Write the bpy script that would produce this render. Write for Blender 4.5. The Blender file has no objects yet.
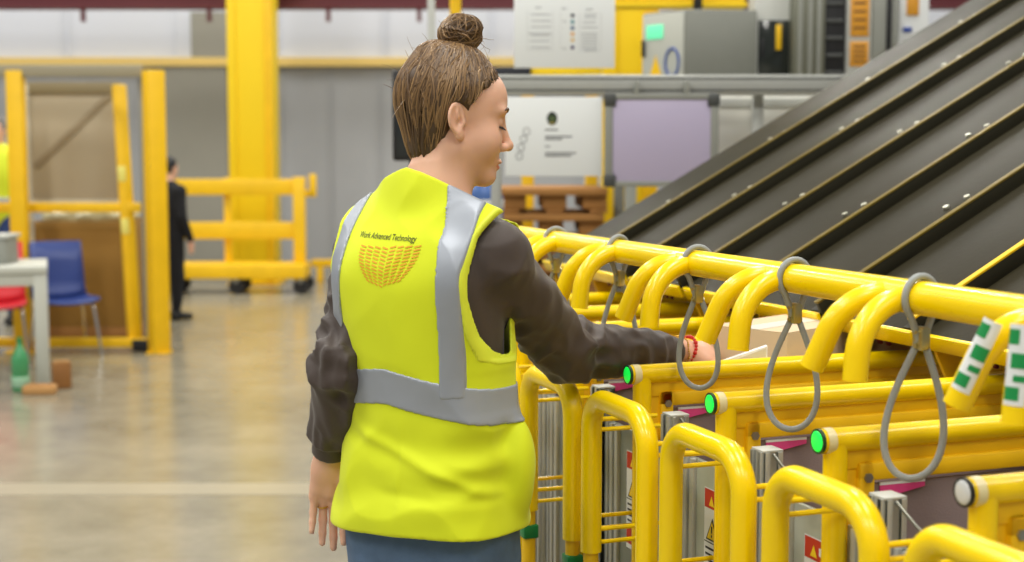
import bpy, bmesh, math, random
import numpy as np
from mathutils import Vector, Matrix
from mathutils.bvhtree import BVHTree

random.seed(7); rng = np.random.default_rng(11)
scn = bpy.context.scene
COL = scn.collection
PI = math.pi

# ------------------------------------------------------------------ camera
FPX = 1400.0
PITCH = math.atan(126.0/FPX)
CAMZ = 1.5
FWD = Vector((0, math.cos(PITCH), -math.sin(PITCH)))
UPV = Vector((0, math.sin(PITCH), math.cos(PITCH)))
cam_d = bpy.data.cameras.new('camera'); cam = bpy.data.objects.new('camera', cam_d); COL.objects.link(cam)
cam.location = (0, 0, CAMZ); cam.rotation_euler = (PI/2 - PITCH, 0, 0)
cam_d.sensor_width = 36; cam_d.lens = FPX/1024*36
cam_d.clip_start = 0.05; cam_d.clip_end = 200
cam_d.dof.use_dof = True; cam_d.dof.focus_distance = 2.5; cam_d.dof.aperture_fstop = 3.4
scn.camera = cam

def ray(px, py):
    return Vector(((px-512)/FPX, 0, 0)) + UPV*(-(py-281)/FPX) + FWD
def at(px, py, Y):
    d = ray(px, py); t = Y/d.y
    return Vector((0, 0, CAMZ)) + d*t

# frame of the row of carts: n runs into the carts, d runs along the row
dh = ray(0, 155); dh.z = 0; dh.normalize()
nh = Vector((dh.y, -dh.x, 0))
ROWROT = math.atan2(nh.y, nh.x)
def hit(px, py, p):
    r = ray(px, py); t = p/(r.dot(nh)); P = Vector((0, 0, CAMZ)) + r*t
    return P.dot(dh), P.z
def RW(p, s, z=0):
    return nh*p + dh*s + Vector((0, 0, z))

# ------------------------------------------------------------------ materials
def lin(c):
    c = c/255.0
    return c/12.92 if c <= 0.04045 else ((c+0.055)/1.055)**2.4
def rgb(r, g, b): return (lin(r), lin(g), lin(b), 1)
MATS = {}
def mat(name, col, rough=0.5, metal=0.0, var=0.0, scale=20.0, bump=0.0, bscale=200.0, emit=None, estr=0, spec=0.5, alpha=1, trans=0, stretch=None, sheen=0, sss=0, rvar=0):
    if name in MATS: return MATS[name]
    m = bpy.data.materials.new(name); m.use_nodes = True
    nt = m.node_tree; b = nt.nodes['Principled BSDF']
    b.inputs['Base Color'].default_value = col; b.inputs['Roughness'].default_value = rough
    b.inputs['Metallic'].default_value = metal; b.inputs['Specular IOR Level'].default_value = spec
    if alpha < 1: b.inputs['Alpha'].default_value = alpha
    if trans: b.inputs['Transmission Weight'].default_value = trans
    if sheen: b.inputs['Sheen Weight'].default_value = sheen
    if sss:
        b.inputs['Subsurface Weight'].default_value = sss; b.inputs['Subsurface Radius'].default_value = (0.012, 0.005, 0.003)
        b.inputs['Subsurface Scale'].default_value = 1.0
    if emit: b.inputs['Emission Color'].default_value = emit; b.inputs['Emission Strength'].default_value = estr
    tc = nt.nodes.new('ShaderNodeTexCoord'); src = tc.outputs['Object']
    if stretch:
        mp = nt.nodes.new('ShaderNodeMapping'); mp.inputs['Scale'].default_value = stretch
        nt.links.new(src, mp.inputs['Vector']); src = mp.outputs['Vector']
    if var or rvar:
        n = nt.nodes.new('ShaderNodeTexNoise'); n.inputs['Scale'].default_value = scale; n.inputs['Detail'].default_value = 6
        nt.links.new(src, n.inputs['Vector'])
        if var:
            mx = nt.nodes.new('ShaderNodeMix'); mx.data_type = 'RGBA'
            nt.links.new(n.outputs['Fac'], mx.inputs['Factor'])
            mx.inputs['A'].default_value = tuple(max(0, c*(1-var)) for c in col[:3])+(1,)
            mx.inputs['B'].default_value = tuple(min(1, c*(1+var)) for c in col[:3])+(1,)
            nt.links.new(mx.outputs['Result'], b.inputs['Base Color'])
        if rvar:
            mr = nt.nodes.new('ShaderNodeMapRange'); mr.inputs['To Min'].default_value = max(0.02, rough-rvar); mr.inputs['To Max'].default_value = rough+rvar
            nt.links.new(n.outputs['Fac'], mr.inputs['Value']); nt.links.new(mr.outputs['Result'], b.inputs['Roughness'])
    if bump:
        n2 = nt.nodes.new('ShaderNodeTexNoise'); n2.inputs['Scale'].default_value = bscale; n2.inputs['Detail'].default_value = 4
        nt.links.new(src, n2.inputs['Vector'])
        bp = nt.nodes.new('ShaderNodeBump'); bp.inputs['Strength'].default_value = bump; bp.inputs['Distance'].default_value = 0.01
        nt.links.new(n2.outputs['Fac'], bp.inputs['Height']); nt.links.new(bp.outputs['Normal'], b.inputs['Normal'])
    MATS[name] = m
    return m

YEL = mat('yellow_enamel', rgb(255, 213, 0), 0.24, var=0.08, scale=9, bump=0.03, bscale=60, rvar=0.06)
YELD = mat('yellow_enamel_matt', rgb(240, 192, 6), 0.5, var=0.12, scale=6)
YCOL = mat('column_yellow_paint', rgb(240, 205, 0), 0.55, var=0.05, scale=2)
STEEL = mat('galvanised_steel', rgb(165, 165, 160), 0.35, 0.9, var=0.15, scale=30)
CHROME = mat('chrome', rgb(215, 215, 215), 0.15, 1.0)
ALU = mat('anodised_aluminium', rgb(182, 184, 178), 0.4, 0.35, var=0.06, scale=40)
CHUTE = mat('brushed_chute_steel', rgb(46, 42, 28), 0.5, 0.1, spec=0.12, var=0.2, scale=3.5, bump=0.04, bscale=90, rvar=0.08)
CHUTED = mat('dark_chute_steel', rgb(44, 42, 31), 0.5, 0.15, spec=0.2, var=0.2, scale=6)
WHITE = mat('white_card', rgb(225, 228, 228), 0.5)
PAPER = mat('white_paper', rgb(232, 236, 236), 0.55)
BLACK = mat('black_plastic', rgb(22, 22, 24), 0.5)
INK = mat('grey_ink', rgb(120, 122, 124), 0.7)
INKL = mat('pale_ink', rgb(178, 182, 184), 0.7)
INKD = mat('black_ink', rgb(35, 38, 36), 0.7)
GREEN = mat('green_plastic', rgb(10, 120, 60), 0.4)
REDM = mat('red_print', rgb(190, 45, 20), 0.5)
PINK = mat('pink_tape', rgb(225, 70, 140), 0.5, var=0.1, scale=60)
MAUVE = mat('mauve_fabric', rgb(128, 112, 110), 0.85, var=0.1, scale=14, bump=0.1, bscale=300)
GREYCORD = mat('grey_rubber_cord', rgb(150, 154, 152), 0.5, var=0.08, scale=60)
BRASS = mat('dull_metal_clamp', rgb(190, 180, 130), 0.3, 0.9, var=0.2, scale=80)
CARD = mat('cardboard', rgb(186, 150, 104), 0.8, var=0.1, scale=12)
CARDD = mat('brown_cardboard', rgb(150, 112, 48), 0.85, var=0.1, scale=5)
GREYPAINT = mat('grey_paint', rgb(140, 142, 134), 0.5, var=0.05, scale=8)
PALEGREY = mat('pale_grey_paint', rgb(190, 192, 186), 0.5, var=0.05, scale=8)
DARKGREY = mat('dark_grey_paint', rgb(70, 72, 70), 0.5)
LEDG = mat('green_lamp', rgb(30, 235, 90), 0.3, emit=rgb(10, 235, 70), estr=0.7)
DISPG = mat('green_display', rgb(110, 220, 170), 0.3, emit=rgb(110, 230, 175), estr=0.5)
WOOD = mat('pallet_wood', rgb(160, 112, 56), 0.8, var=0.25, scale=7, stretch=(1, 8, 8))

# ------------------------------------------------------------------ mesh builder
class MB:
    def __init__(self): self.bm = bmesh.new(); self.mi = 0
    def _mark(self, faces):
        for f in faces: f.material_index = self.mi
    def box(self, c, s, rot=None, bev=0.0, seg=2):
        M = Matrix.Translation(Vector(c)) @ (rot.to_4x4() if rot is not None else Matrix.Identity(4)) @ Matrix.Diagonal((s[0], s[1], s[2], 1))
        t = bmesh.new(); bmesh.ops.create_cube(t, size=1, matrix=M)
        if bev: bmesh.ops.bevel(t, geom=t.edges[:], offset=bev, segments=seg, affect='EDGES', profile=0.5)
        self._join(t); return self
    def _join(self, t):
        vm = {v: self.bm.verts.new(v.co) for v in t.verts}
        for f in t.faces:
            try:
                g = self.bm.faces.new([vm[v] for v in f.verts]); g.material_index = self.mi; g.smooth = True
            except ValueError: pass
        t.free()
    def poly(self, pts):
        f = self.bm.faces.new([self.bm.verts.new(Vector(p)) for p in pts]); f.material_index = self.mi; return self
    def prism(self, pts, ext, bev=0):
        t = bmesh.new(); e = Vector(ext)
        a = [t.verts.new(Vector(p)) for p in pts]; b = [t.verts.new(Vector(p)+e) for p in pts]
        n = len(a)
        t.faces.new(a[::-1]); t.faces.new(b)
        for i in range(n): t.faces.new((a[i], a[(i+1) % n], b[(i+1) % n], b[i]))
        bmesh.ops.recalc_face_normals(t, faces=t.faces[:])
        if bev: bmesh.ops.bevel(t, geom=t.edges[:], offset=bev, segments=2, affect='EDGES', profile=0.5)
        self._join(t); return self
    def tube(self, pts, r, sides=14, closed=False, caps=True, radii=None):
        pts = [Vector(p) for p in pts]; n = len(pts); rings = []
        prev = None
        for i in range(n):
            if closed: tg = (pts[(i+1) % n]-pts[i-1])
            else: tg = pts[min(i+1, n-1)]-pts[max(i-1, 0)]
            tg.normalize()
            if prev is None:
                a = Vector((0, 0, 1)) if abs(tg.z) < 0.9 else Vector((1, 0, 0)); u = tg.cross(a).normalized()
            else:
                u = (prev - tg*prev.dot(tg)).normalized()
            prev = u; v = tg.cross(u)
            rr = radii[i] if radii else r
            rings.append([self.bm.verts.new(pts[i]+(u*math.cos(2*PI*k/sides)+v*math.sin(2*PI*k/sides))*rr) for k in range(sides)])
        m = n if closed else n-1
        for i in range(m):
            A = rings[i]; B = rings[(i+1) % n]
            off = 0
            if closed and i == n-1:
                off = min(range(sides), key=lambda o: (A[0].co-B[o].co).length)
            for k in range(sides):
                f = self.bm.faces.new((A[k], A[(k+1) % sides], B[(k+1+off) % sides], B[(k+off) % sides])); f.smooth = True; f.material_index = self.mi
        if caps and not closed:
            f = self.bm.faces.new(rings[0][::-1]); f.material_index = self.mi
            f = self.bm.faces.new(rings[-1]); f.material_index = self.mi
        return self
    def cyl(self, a, b, r, sides=16): return self.tube([a, b], r, sides)
    def ball(self, c, r, seg=12):
        t = bmesh.new()
        rr = r if hasattr(r, '__len__') else (r, r, r)
        bmesh.ops.create_uvsphere(t, u_segments=seg, v_segments=max(6, seg*2//3), radius=1, matrix=Matrix.Translation(Vector(c)) @ Matrix.Diagonal((rr[0], rr[1], rr[2], 1)))
        self._join(t); return self
    def lathe(self, prof, c=(0, 0, 0), seg=20):
        c = Vector(c); rings = []
        for r, z in prof:
            rings.append([self.bm.verts.new(c+Vector((r*math.cos(2*PI*k/seg), r*math.sin(2*PI*k/seg), z))) for k in range(seg)])
        for A, B in zip(rings, rings[1:]):
            for k in range(seg):
                f = self.bm.faces.new((A[k], A[(k+1) % seg], B[(k+1) % seg], B[k])); f.smooth = True; f.material_index = self.mi
        for R_ in (rings[0][::-1], rings[-1]):
            f = self.bm.faces.new(R_); f.material_index = self.mi
        return self
    def build(self, name, mats, parent=None, world=False, smooth=True):
        me = bpy.data.meshes.new(name)
        bmesh.ops.recalc_face_normals(self.bm, faces=self.bm.faces[:])
        self.bm.to_mesh(me); self.bm.free()
        if not isinstance(mats, (list, tuple)): mats = [mats]
        for m in mats: me.materials.append(m)
        o = bpy.data.objects.new(name, me); COL.objects.link(o)
        finish(o, parent, world)
        if smooth: sharp(me)
        return o
def sharp(me, ang=0.6):
    me.polygons.foreach_set('use_smooth', [True]*len(me.polygons))
    try: me.set_sharp_from_angle(angle=ang)
    except Exception: pass
WM = {}
def wm(o):
    M = Matrix.Translation(o.location) @ o.rotation_euler.to_matrix().to_4x4()
    return (wm(o.parent) @ M) if o.parent else M
def finish(o, parent, world):
    if parent is not None:
        o.parent = parent
        if world: o.data.transform(wm(parent).inverted())
def fillet(pts, rad, n=8):
    pts = [Vector(p) for p in pts]; out = [pts[0]]
    for i in range(1, len(pts)-1):
        a = (pts[i-1]-pts[i]); b = (pts[i+1]-pts[i]); la = a.length; lb = b.length; a.normalize(); b.normalize()
        ang = a.angle(b); d = min(rad/math.tan(ang/2), la*0.49 if i > 1 else la*0.98, lb*0.49 if i < len(pts)-2 else lb*0.98)
        r = d*math.tan(ang/2); P = pts[i]+a*d; Q = pts[i]+b*d
        c = pts[i]+(a+b).normalized()*(r/math.sin(ang/2))
        u = (P-c); w = (Q-c)
        tot = u.angle(w)
        for k in range(n+1):
            t = k/n
            out.append(c+(u*math.sin((1-t)*tot)+w*math.sin(t*tot))/max(1e-9, math.sin(tot)))
    out.append(pts[-1]); return out
def empty(name, loc, rz=0):
    o = bpy.data.objects.new(name, None); COL.objects.link(o); o.location = loc; o.rotation_euler = (0, 0, rz); o.empty_display_size = 0.1
    return o
def tag(o, label=None, cat=None, group=None, kind=None):
    if label: o['label'] = label
    if cat: o['category'] = cat
    if group: o['group'] = group
    if kind: o['kind'] = kind
    return o
def struct(o): o['kind'] = 'structure'; return o
def copy_tree(o, parent=None):
    c = o.copy(); COL.objects.link(c)
    if parent: c.parent = parent
    for ch in [x for x in bpy.data.objects if x.parent == o]: copy_tree(ch, c)
    return c
def Rz(a): return Matrix.Rotation(a, 3, 'Z')

# ------------------------------------------------------------------ signed-distance modelling (numpy)
def smin(a, b, k):
    h = np.clip(0.5+0.5*(b-a)/k, 0, 1)
    return b*(1-h)+a*h-k*h*(1-h)
def smax(a, b, k): return -smin(-a, -b, k)
def cone(P, a, b, ra, rb):
    a = np.asarray(a, float); b = np.asarray(b, float); ab = b-a
    t = np.clip(((P-a)@ab)/(ab@ab), 0, 1)
    return np.linalg.norm(P-a-t[:, None]*ab, axis=1)-(ra+(rb-ra)*t)
def ell(P, c, r):
    q = P-np.asarray(c, float); r = np.asarray(r, float)
    k0 = np.linalg.norm(q/r, axis=1); k1 = np.linalg.norm(q/(r*r), axis=1)
    return k0*(k0-1)/np.maximum(k1, 1e-9)
def sph(P, c, r): return np.linalg.norm(P-np.asarray(c, float), axis=1)-r
def _h(i, j, k):
    n = (i*374761393+j*668265263+k*1274126177) & 0xffffffff
    n = ((n ^ (n >> 13))*1274126177) & 0xffffffff
    return ((n ^ (n >> 16)) & 0xffff)/65535.0
def noise(P):
    F = np.floor(P); f = P-F; f = f*f*(3-2*f); I = F.astype(np.int64)
    o = 0
    for dx in (0, 1):
        for dy in (0, 1):
            for dz in (0, 1):
                w = (f[:, 0] if dx else 1-f[:, 0])*(f[:, 1] if dy else 1-f[:, 1])*(f[:, 2] if dz else 1-f[:, 2])
                o = o+w*_h(I[:, 0]+dx, I[:, 1]+dy, I[:, 2]+dz)
    return o*2-1
HSC = 1.0
def sdf_mesh(fn, lo, hi, h, n=20):
    h = h*HSC
    lo = np.asarray(lo, float); hi = np.asarray(hi, float)
    D = np.ceil((hi-lo)/h).astype(int)+1
    nb = -(-D//n)
    bi = np.stack(np.meshgrid(*[np.arange(k) for k in nb], indexing='ij'), -1).reshape(-1, 3)
    cen = lo+(bi*n+n/2)*h
    dv = np.abs(fn(cen))
    keep = bi[dv < n*h*0.866*1.5+0.012]
    m = n+2; big = int(D.max())+n+8
    VI = []; VC = []; FQ = []
    for b in keep:
        i0 = b*n-1
        ax = [lo[a]+(i0[a]+np.arange(m))*h for a in range(3)]
        P = np.stack(np.meshgrid(*ax, indexing='ij'), -1).reshape(-1, 3)
        V = fn(P).reshape(m, m, m)
        S = V < 0
        if S.all() or not S.any(): continue
        c = m-1
        acc = np.zeros((c, c, c, 3)); cnt = np.zeros((c, c, c))
        for a in range(3):
            o1, o2 = [(1, 2), (0, 2), (0, 1)][a]
            sl0 = [slice(None)]*3; sl1 = [slice(None)]*3; sl0[a] = slice(0, c); sl1[a] = slice(1, m)
            A = V[tuple(sl0)]; B = V[tuple(sl1)]; X = (A < 0) != (B < 0)
            t = np.where(X, A/np.where(X, A-B, 1), 0)
            for d1 in (0, 1):
                for d2 in (0, 1):
                    sl = [slice(None)]*3; sl[o1] = slice(d1, d1+c); sl[o2] = slice(d2, d2+c)
                    x = X[tuple(sl)]; tt = t[tuple(sl)]
                    cnt += x
                    acc[..., a] += np.where(x, tt, 0); acc[..., o1] += np.where(x, d1, 0); acc[..., o2] += np.where(x, d2, 0)
        act = cnt > 0
        ii = np.argwhere(act)
        loc = acc[act]/cnt[act][:, None]
        gi = ii+i0+1
        VI.append((gi[:, 0]*big+gi[:, 1])*big+gi[:, 2]); VC.append(lo+(ii+i0+loc)*h)
        def gid(i, j, k): return ((i+i0[0]+1)*big+(j+i0[1]+1))*big+(k+i0[2]+1)
        for a in range(3):
            u, w = (a+1) % 3, (a+2) % 3
            sl0 = [slice(1, c)]*3; sl1 = [slice(1, c)]*3; sl1[a] = slice(2, c+1)
            A = S[tuple(sl0)]; B = S[tuple(sl1)]
            for inside in (True, False):
                e = np.argwhere((A == inside) & (B != inside))+1
                if not len(e): continue
                q = []
                for du, dw in ((-1, -1), (0, -1), (0, 0), (-1, 0)):
                    f = e.copy(); f[:, u] += du; f[:, w] += dw
                    q.append(gid(f[:, 0], f[:, 1], f[:, 2]))
                q = np.stack(q, 1)
                FQ.append(q if inside else q[:, ::-1])
    VI = np.concatenate(VI); VC = np.concatenate(VC); FQ = np.concatenate(FQ)
    uid, first = np.unique(VI, return_index=True)
    return VC[first], np.searchsorted(uid, FQ)
def np_obj(name, V, F, mats, parent=None, world=True, fmat=None, relax=0):
    if relax:
        E = np.concatenate([F[:, [0, 1]], F[:, [1, 2]], F[:, [2, 3]], F[:, [3, 0]]])
        for _ in range(relax):
            s = np.zeros_like(V); c = np.zeros(len(V))
            for x, y in ((0, 1), (1, 0)):
                for k in range(3): s[:, k] += np.bincount(E[:, x], weights=V[E[:, y], k], minlength=len(V))
                c += np.bincount(E[:, x], minlength=len(V))
            V = V*0.5+0.5*s/np.maximum(c, 1)[:, None]
    me = bpy.data.meshes.new(name)
    me.vertices.add(len(V)); me.vertices.foreach_set('co', V.astype(np.float32).ravel())
    me.loops.add(len(F)*4); me.loops.foreach_set('vertex_index', F.astype(np.int32).ravel())
    me.polygons.add(len(F)); me.polygons.foreach_set('loop_start', np.arange(0, len(F)*4, 4, dtype=np.int32))
    me.polygons.foreach_set('loop_total', np.full(len(F), 4, dtype=np.int32))
    if not isinstance(mats, (list, tuple)): mats = [mats]
    for m in mats: me.materials.append(m)
    me.update(calc_edges=True); me.validate()
    me.polygons.foreach_set('use_smooth', np.ones(len(me.polygons), dtype=bool))
    if fmat is not None and len(mats) > 1:
        cen = V[F].mean(1); me.polygons.foreach_set('material_index', fmat(cen).astype(np.int32))
    o = bpy.data.objects.new(name, me); COL.objects.link(o); finish(o, parent, world)
    return o

# ------------------------------------------------------------------ setting
def floor_mat():
    m = bpy.data.materials.new('polished_concrete'); m.use_nodes = True; nt = m.node_tree; b = nt.nodes['Principled BSDF']
    tc = nt.nodes.new('ShaderNodeTexCoord')
    n1 = nt.nodes.new('ShaderNodeTexNoise'); n1.inputs['Scale'].default_value = 0.55; n1.inputs['Detail'].default_value = 5
    n2 = nt.nodes.new('ShaderNodeTexNoise'); n2.inputs['Scale'].default_value = 3.2; n2.inputs['Detail'].default_value = 8; n2.inputs['Roughness'].default_value = 0.7
    for n in (n1, n2): nt.links.new(tc.outputs['Object'], n.inputs['Vector'])
    mx = nt.nodes.new('ShaderNodeMath'); mx.operation = 'ADD'
    nt.links.new(n1.outputs['Fac'], mx.inputs[0]); nt.links.new(n2.outputs['Fac'], mx.inputs[1])
    cr = nt.nodes.new('ShaderNodeValToRGB')
    cr.color_ramp.elements[0].position = 0.3; cr.color_ramp.elements[0].color = rgb(114, 109, 92)
    cr.color_ramp.elements[1].position = 0.75; cr.color_ramp.elements[1].color = rgb(168, 160, 139)
    hf = nt.nodes.new('ShaderNodeMath'); hf.operation = 'MULTIPLY'; hf.inputs[1].default_value = 0.5
    nt.links.new(mx.outputs[0], hf.inputs[0]); nt.links.new(hf.outputs[0], cr.inputs['Fac'])
    nt.links.new(cr.outputs['Color'], b.inputs['Base Color'])
    mr = nt.nodes.new('ShaderNodeMapRange'); mr.inputs['To Min'].default_value = 0.12; mr.inputs['To Max'].default_value = 0.29
    nt.links.new(n2.outputs['Fac'], mr.inputs['Value']); nt.links.new(mr.outputs['Result'], b.inputs['Roughness'])
    b.inputs['Specular IOR Level'].default_value = 0.6
    bp = nt.nodes.new('ShaderNodeBump'); bp.inputs['Strength'].default_value = 0.06; bp.inputs['Distance'].default_value = 0.02
    nt.links.new(n2.outputs['Fac'], bp.inputs['Height']); nt.links.new(bp.outputs['Normal'], b.inputs['Normal'])
    return m
WY = 18.6
mb = MB(); mb.box((0, 8, -0.05), (44, 34, 0.1)); struct(mb.build('floor', floor_mat()))
JOINT = mat('pale_joint_filler', rgb(162, 154, 133), 0.28, var=0.14, scale=3)
mb = MB(); mb.box((-4, 6.2, 0.0005), (14, 0.22, 0.003)); struct(mb.build('trim_1', JOINT))
WALLG = mat('grey_wall_cladding', rgb(160, 162, 165), 0.6, var=0.04, scale=3)
WALLW = mat('white_wall_cladding', rgb(202, 206, 216), 0.6, var=0.03, scale=2)
WALLT = mat('dull_taupe_wall_sheet', rgb(140, 138, 128), 0.7, var=0.06, scale=3)
CREAM = mat('cream_yellow_rail', rgb(222, 192, 112), 0.5)
MAROON = mat('maroon_steel', rgb(92, 30, 38), 0.6)
def wallx(px, Y=WY): return at(px, 155, Y).x
def wallz(py, Y=WY): return at(512, py, Y).z
mb = MB()
zr = wallz(62)
mb.box((0, WY+0.12, zr/2), (44, 0.2, zr))
for i, px in enumerate(range(-600, 1700, 49)):                       # cladding ribs
    mb.box((wallx(px), WY+0.01, zr/2), (0.03, 0.03, zr))
struct(mb.build('wall_back', WALLG))
mb = MB(); mb.box((0, WY+0.12, (zr+4.6)/2), (44, 0.2, 4.6-zr))
for px in range(-560, 1700, 105): mb.box((wallx(px), WY+0.005, (zr+4.6)/2), (0.04, 0.04, 4.6-zr))
struct(mb.build('wall_back_upper', WALLW))
mb = MB(); mb.box((0, WY-0.02, zr), (44, 0.1, 0.11)); struct(mb.build('trim_2', CREAM))
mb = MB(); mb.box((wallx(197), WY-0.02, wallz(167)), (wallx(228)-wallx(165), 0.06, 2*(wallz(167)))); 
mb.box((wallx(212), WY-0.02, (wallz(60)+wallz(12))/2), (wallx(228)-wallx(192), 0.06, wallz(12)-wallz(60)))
struct(mb.build('trim_3', WALLT))  # taupe sheets laid over the cladding, darker than the wall beside them
mb = MB(); zb = wallz(9, 17.0); mb.box((0, 17.0, zb+0.35), (44, 0.3, 0.06)); mb.box((0, 17.0, zb+0.03), (44, 0.3, 0.06)); mb.box((0, 17.0, zb+0.19), (44, 0.05, 0.3))
for px in (87, 212, 330, 420): mb.box((wallx(px, 16.9), 16.9, zb-0.06), (0.05, 0.05, 0.2))
struct(mb.build('trim_4', MAROON))

# yellow structural columns: square casing with corner angles and a base plate
def column(px0, px1, Y, label):
    x0 = at(px0, 155, Y).x; x1 = at(px1, 155, Y).x; w = x1-x0; cx = (x0+x1)/2
    t = empty('support_column', (cx, Y+w/2, 0)); tag(t, label, 'column')
    MB().box((0, 0, 2.5), (w, w, 5.0), bev=0.02).build('column_casing', YCOL, t)
    mb = MB()
    mb.box((0, 0, 0.012), (w+0.1, w+0.1, 0.024), bev=0.005)
    mb.build('base_plate', YELD, t)
    for sx in (-1, 1):
        mb = MB(); mb.box((sx*(w/2-0.035), -w/2-0.012, 2.5), (0.09, 0.02, 4.9), bev=0.006); mb.build('corner_guard', YELD if sx > 0 else YCOL, t)
column(230, 273, 16.2, 'wide yellow column standing before the grey back wall, left of the woman')
column(604, 656, 9.4, 'yellow column standing behind the whiteboard and the posters')

# ------------------------------------------------------------------ board frame behind the chutes (6 m away)
BY = 6.0
def bx(px, Y=BY): return at(px, 155, Y).x
def bz(py, Y=BY): return at(512, py, Y).z
rail_z0, rail_z1 = bz(95), bz(75)
t = empty('board_frame', (bx(655), BY, 0)); tag(t, 'grey aluminium rail frame that carries the posters and the whiteboard', 'frame')
mb = MB(); L0, L1 = bx(490)-bx(655), bx(880)-bx(655)
h = rail_z1-rail_z0; zc = (rail_z0+rail_z1)/2
mb.box(((L0+L1)/2, 0, zc), (L1-L0, h, h*0.98), bev=0.004)
mb.build('crossbar', ALU, t)
for dz in (0.3, -0.28):
    MB().box(((L0+L1)/2, -h/2-0.0015, zc+dz*h), (L1-L0, 0.003, 0.006)).build('groove', DARKGREY, t)
for px in (496, 760): MB().box((bx(px)-bx(655), h*0.95, rail_z1/2), (h*0.55, h*0.55, rail_z1), bev=0.004).build('post', ALU, t)
def sheet(name, px0, py0, px1, py1, Y, label, cat):
    x0, x1 = bx(px0, Y), bx(px1, Y); z1, z0 = bz(py0, Y), bz(py1, Y)
    t = empty(name, ((x0+x1)/2, Y, z0)); tag(t, label, cat)
    w, hh = x1-x0, z1-z0
    MB().box((0, 0, hh/2), (w, 0.004, hh), bev=0.001).build('sheet', PAPER, t)
    f = lambda px, py: (bx(px, Y)-(x0+x1)/2, -0.0028, bz(py, Y)-z0)
    return t, f, w, hh
def marks(t, f, name, m, rects):
    mb = MB()
    for (a, b, c, d) in rects:
        p = f(a, b); q = f(c, d)
        mb.poly([(p[0], p[1], q[2]), (q[0], p[1], q[2]), (q[0], p[1], p[2]), (p[0], p[1], p[2])])
    return mb.build(name, m, t, smooth=False)
t, f, w, hh = sheet('wall_poster', 514, -14, 614, 68, BY-0.06, 'white poster sheet with a column of small coloured dots, above the rail', 'poster')
rects = []
for (x0, x1, ys) in ((527, 551, (14, 20.5, 26.5, 33, 35, 40.5, 47)), (561, 566, (21, 28, 34, 48)), (580, 597, (14, 17, 22, 27, 33, 36, 39, 42, 45, 48, 50))):
    for y in ys: rects.append((x0+1+2.5*((y*7) % 3)/2, y, x1-2.5*((y*5) % 3)/2, y+1.1))
rects += [(535, 7, 541, 8.4), (561, 8, 566, 9.4), (585, 9, 592, 10.4)]
marks(t, f, 'printed_text', INKL, rects)
rects = [(527, 11, 527.4, 50), (552, 11, 552.4, 50), (527, 50, 552, 50.4), (579, 13, 579.4, 51), (600, 13, 600.4, 51), (579, 51, 600, 51.4), (560, 12, 560.3, 50)]
marks(t, f, 'table_lines', mat('faint_line', rgb(196, 199, 200), 0.6), rects)
for y, c in ((15.5, (70, 72, 84)), (22, (95, 150, 160)), (28, (85, 110, 140)), (34, (225, 175, 110)), (40, (222, 190, 130)), (47.5, (84, 74, 108))):
    p = f(572, y); mb = MB(); mb.cyl((p[0], 0, p[2]), (p[0], -0.0035, p[2]), 0.0085, 18); mb.build('colour_dot', mat('dot_%d' % y, rgb(*c), 0.6), t)
t, f, w, hh = sheet('wall_poster', 505, 97, 602, 176, BY-0.06, 'white poster with a round dark emblem, lines of text and a chain of rings', 'poster')
marks(t, f, 'printed_text', INK, [(545, 129, 558, 130.6), (545, 135.8, 572, 137.4), (545, 138.3, 562, 140), (545, 145.8, 550, 147.2), (545, 152.2, 576, 153.8), (545, 154.8, 571, 156.6)])
p = f(552, 118.5)
mb = MB(); mb.tube([(p[0]+0.0205*math.cos(a), 0, p[2]+0.0265*math.sin(a)) for a in np.linspace(0, 2*PI, 28, endpoint=False)], 0.0032, 6, closed=True)
pts = [(p[0]+0.019*math.cos(a), -0.003, p[2]+0.025*math.sin(a)) for a in np.linspace(0, 2*PI, 28, endpoint=False)]; mb.poly(pts)
mb.mi = 1
for sx in (-1, 1): mb.poly([(p[0]+sx*0.003, -0.0045, p[2]-0.012), (p[0]+sx*0.011, -0.0045, p[2]-0.004), (p[0]+sx*0.009, -0.0045, p[2]+0.012), (p[0]+sx*0.003, -0.0045, p[2]+0.006)])
mb.mi = 2; mb.poly([(p[0]-0.008, -0.0045, p[2]-0.022), (p[0]+0.008, -0.0045, p[2]-0.022), (p[0]+0.011, -0.0045, p[2]-0.015), (p[0]-0.011, -0.0045, p[2]-0.015)])
mb.build('emblem', [mat('emblem_dark', rgb(42, 52, 40), 0.6), mat('emblem_green', rgb(96, 120, 62), 0.6), mat('emblem_gold', rgb(168, 150, 60), 0.6)], t)
for (px, py) in ((526.5, 131.5), (523.5, 139.2), (521, 147.5), (519.3, 156)):
    p = f(px, py); MB().tube([(p[0]+0.0135*math.cos(a), -0.002, p[2]+0.0155*math.sin(a)) for a in np.linspace(0, 2*PI, 24, endpoint=False)], 0.002, 6, closed=True).build('ring', INK, t)
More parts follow.
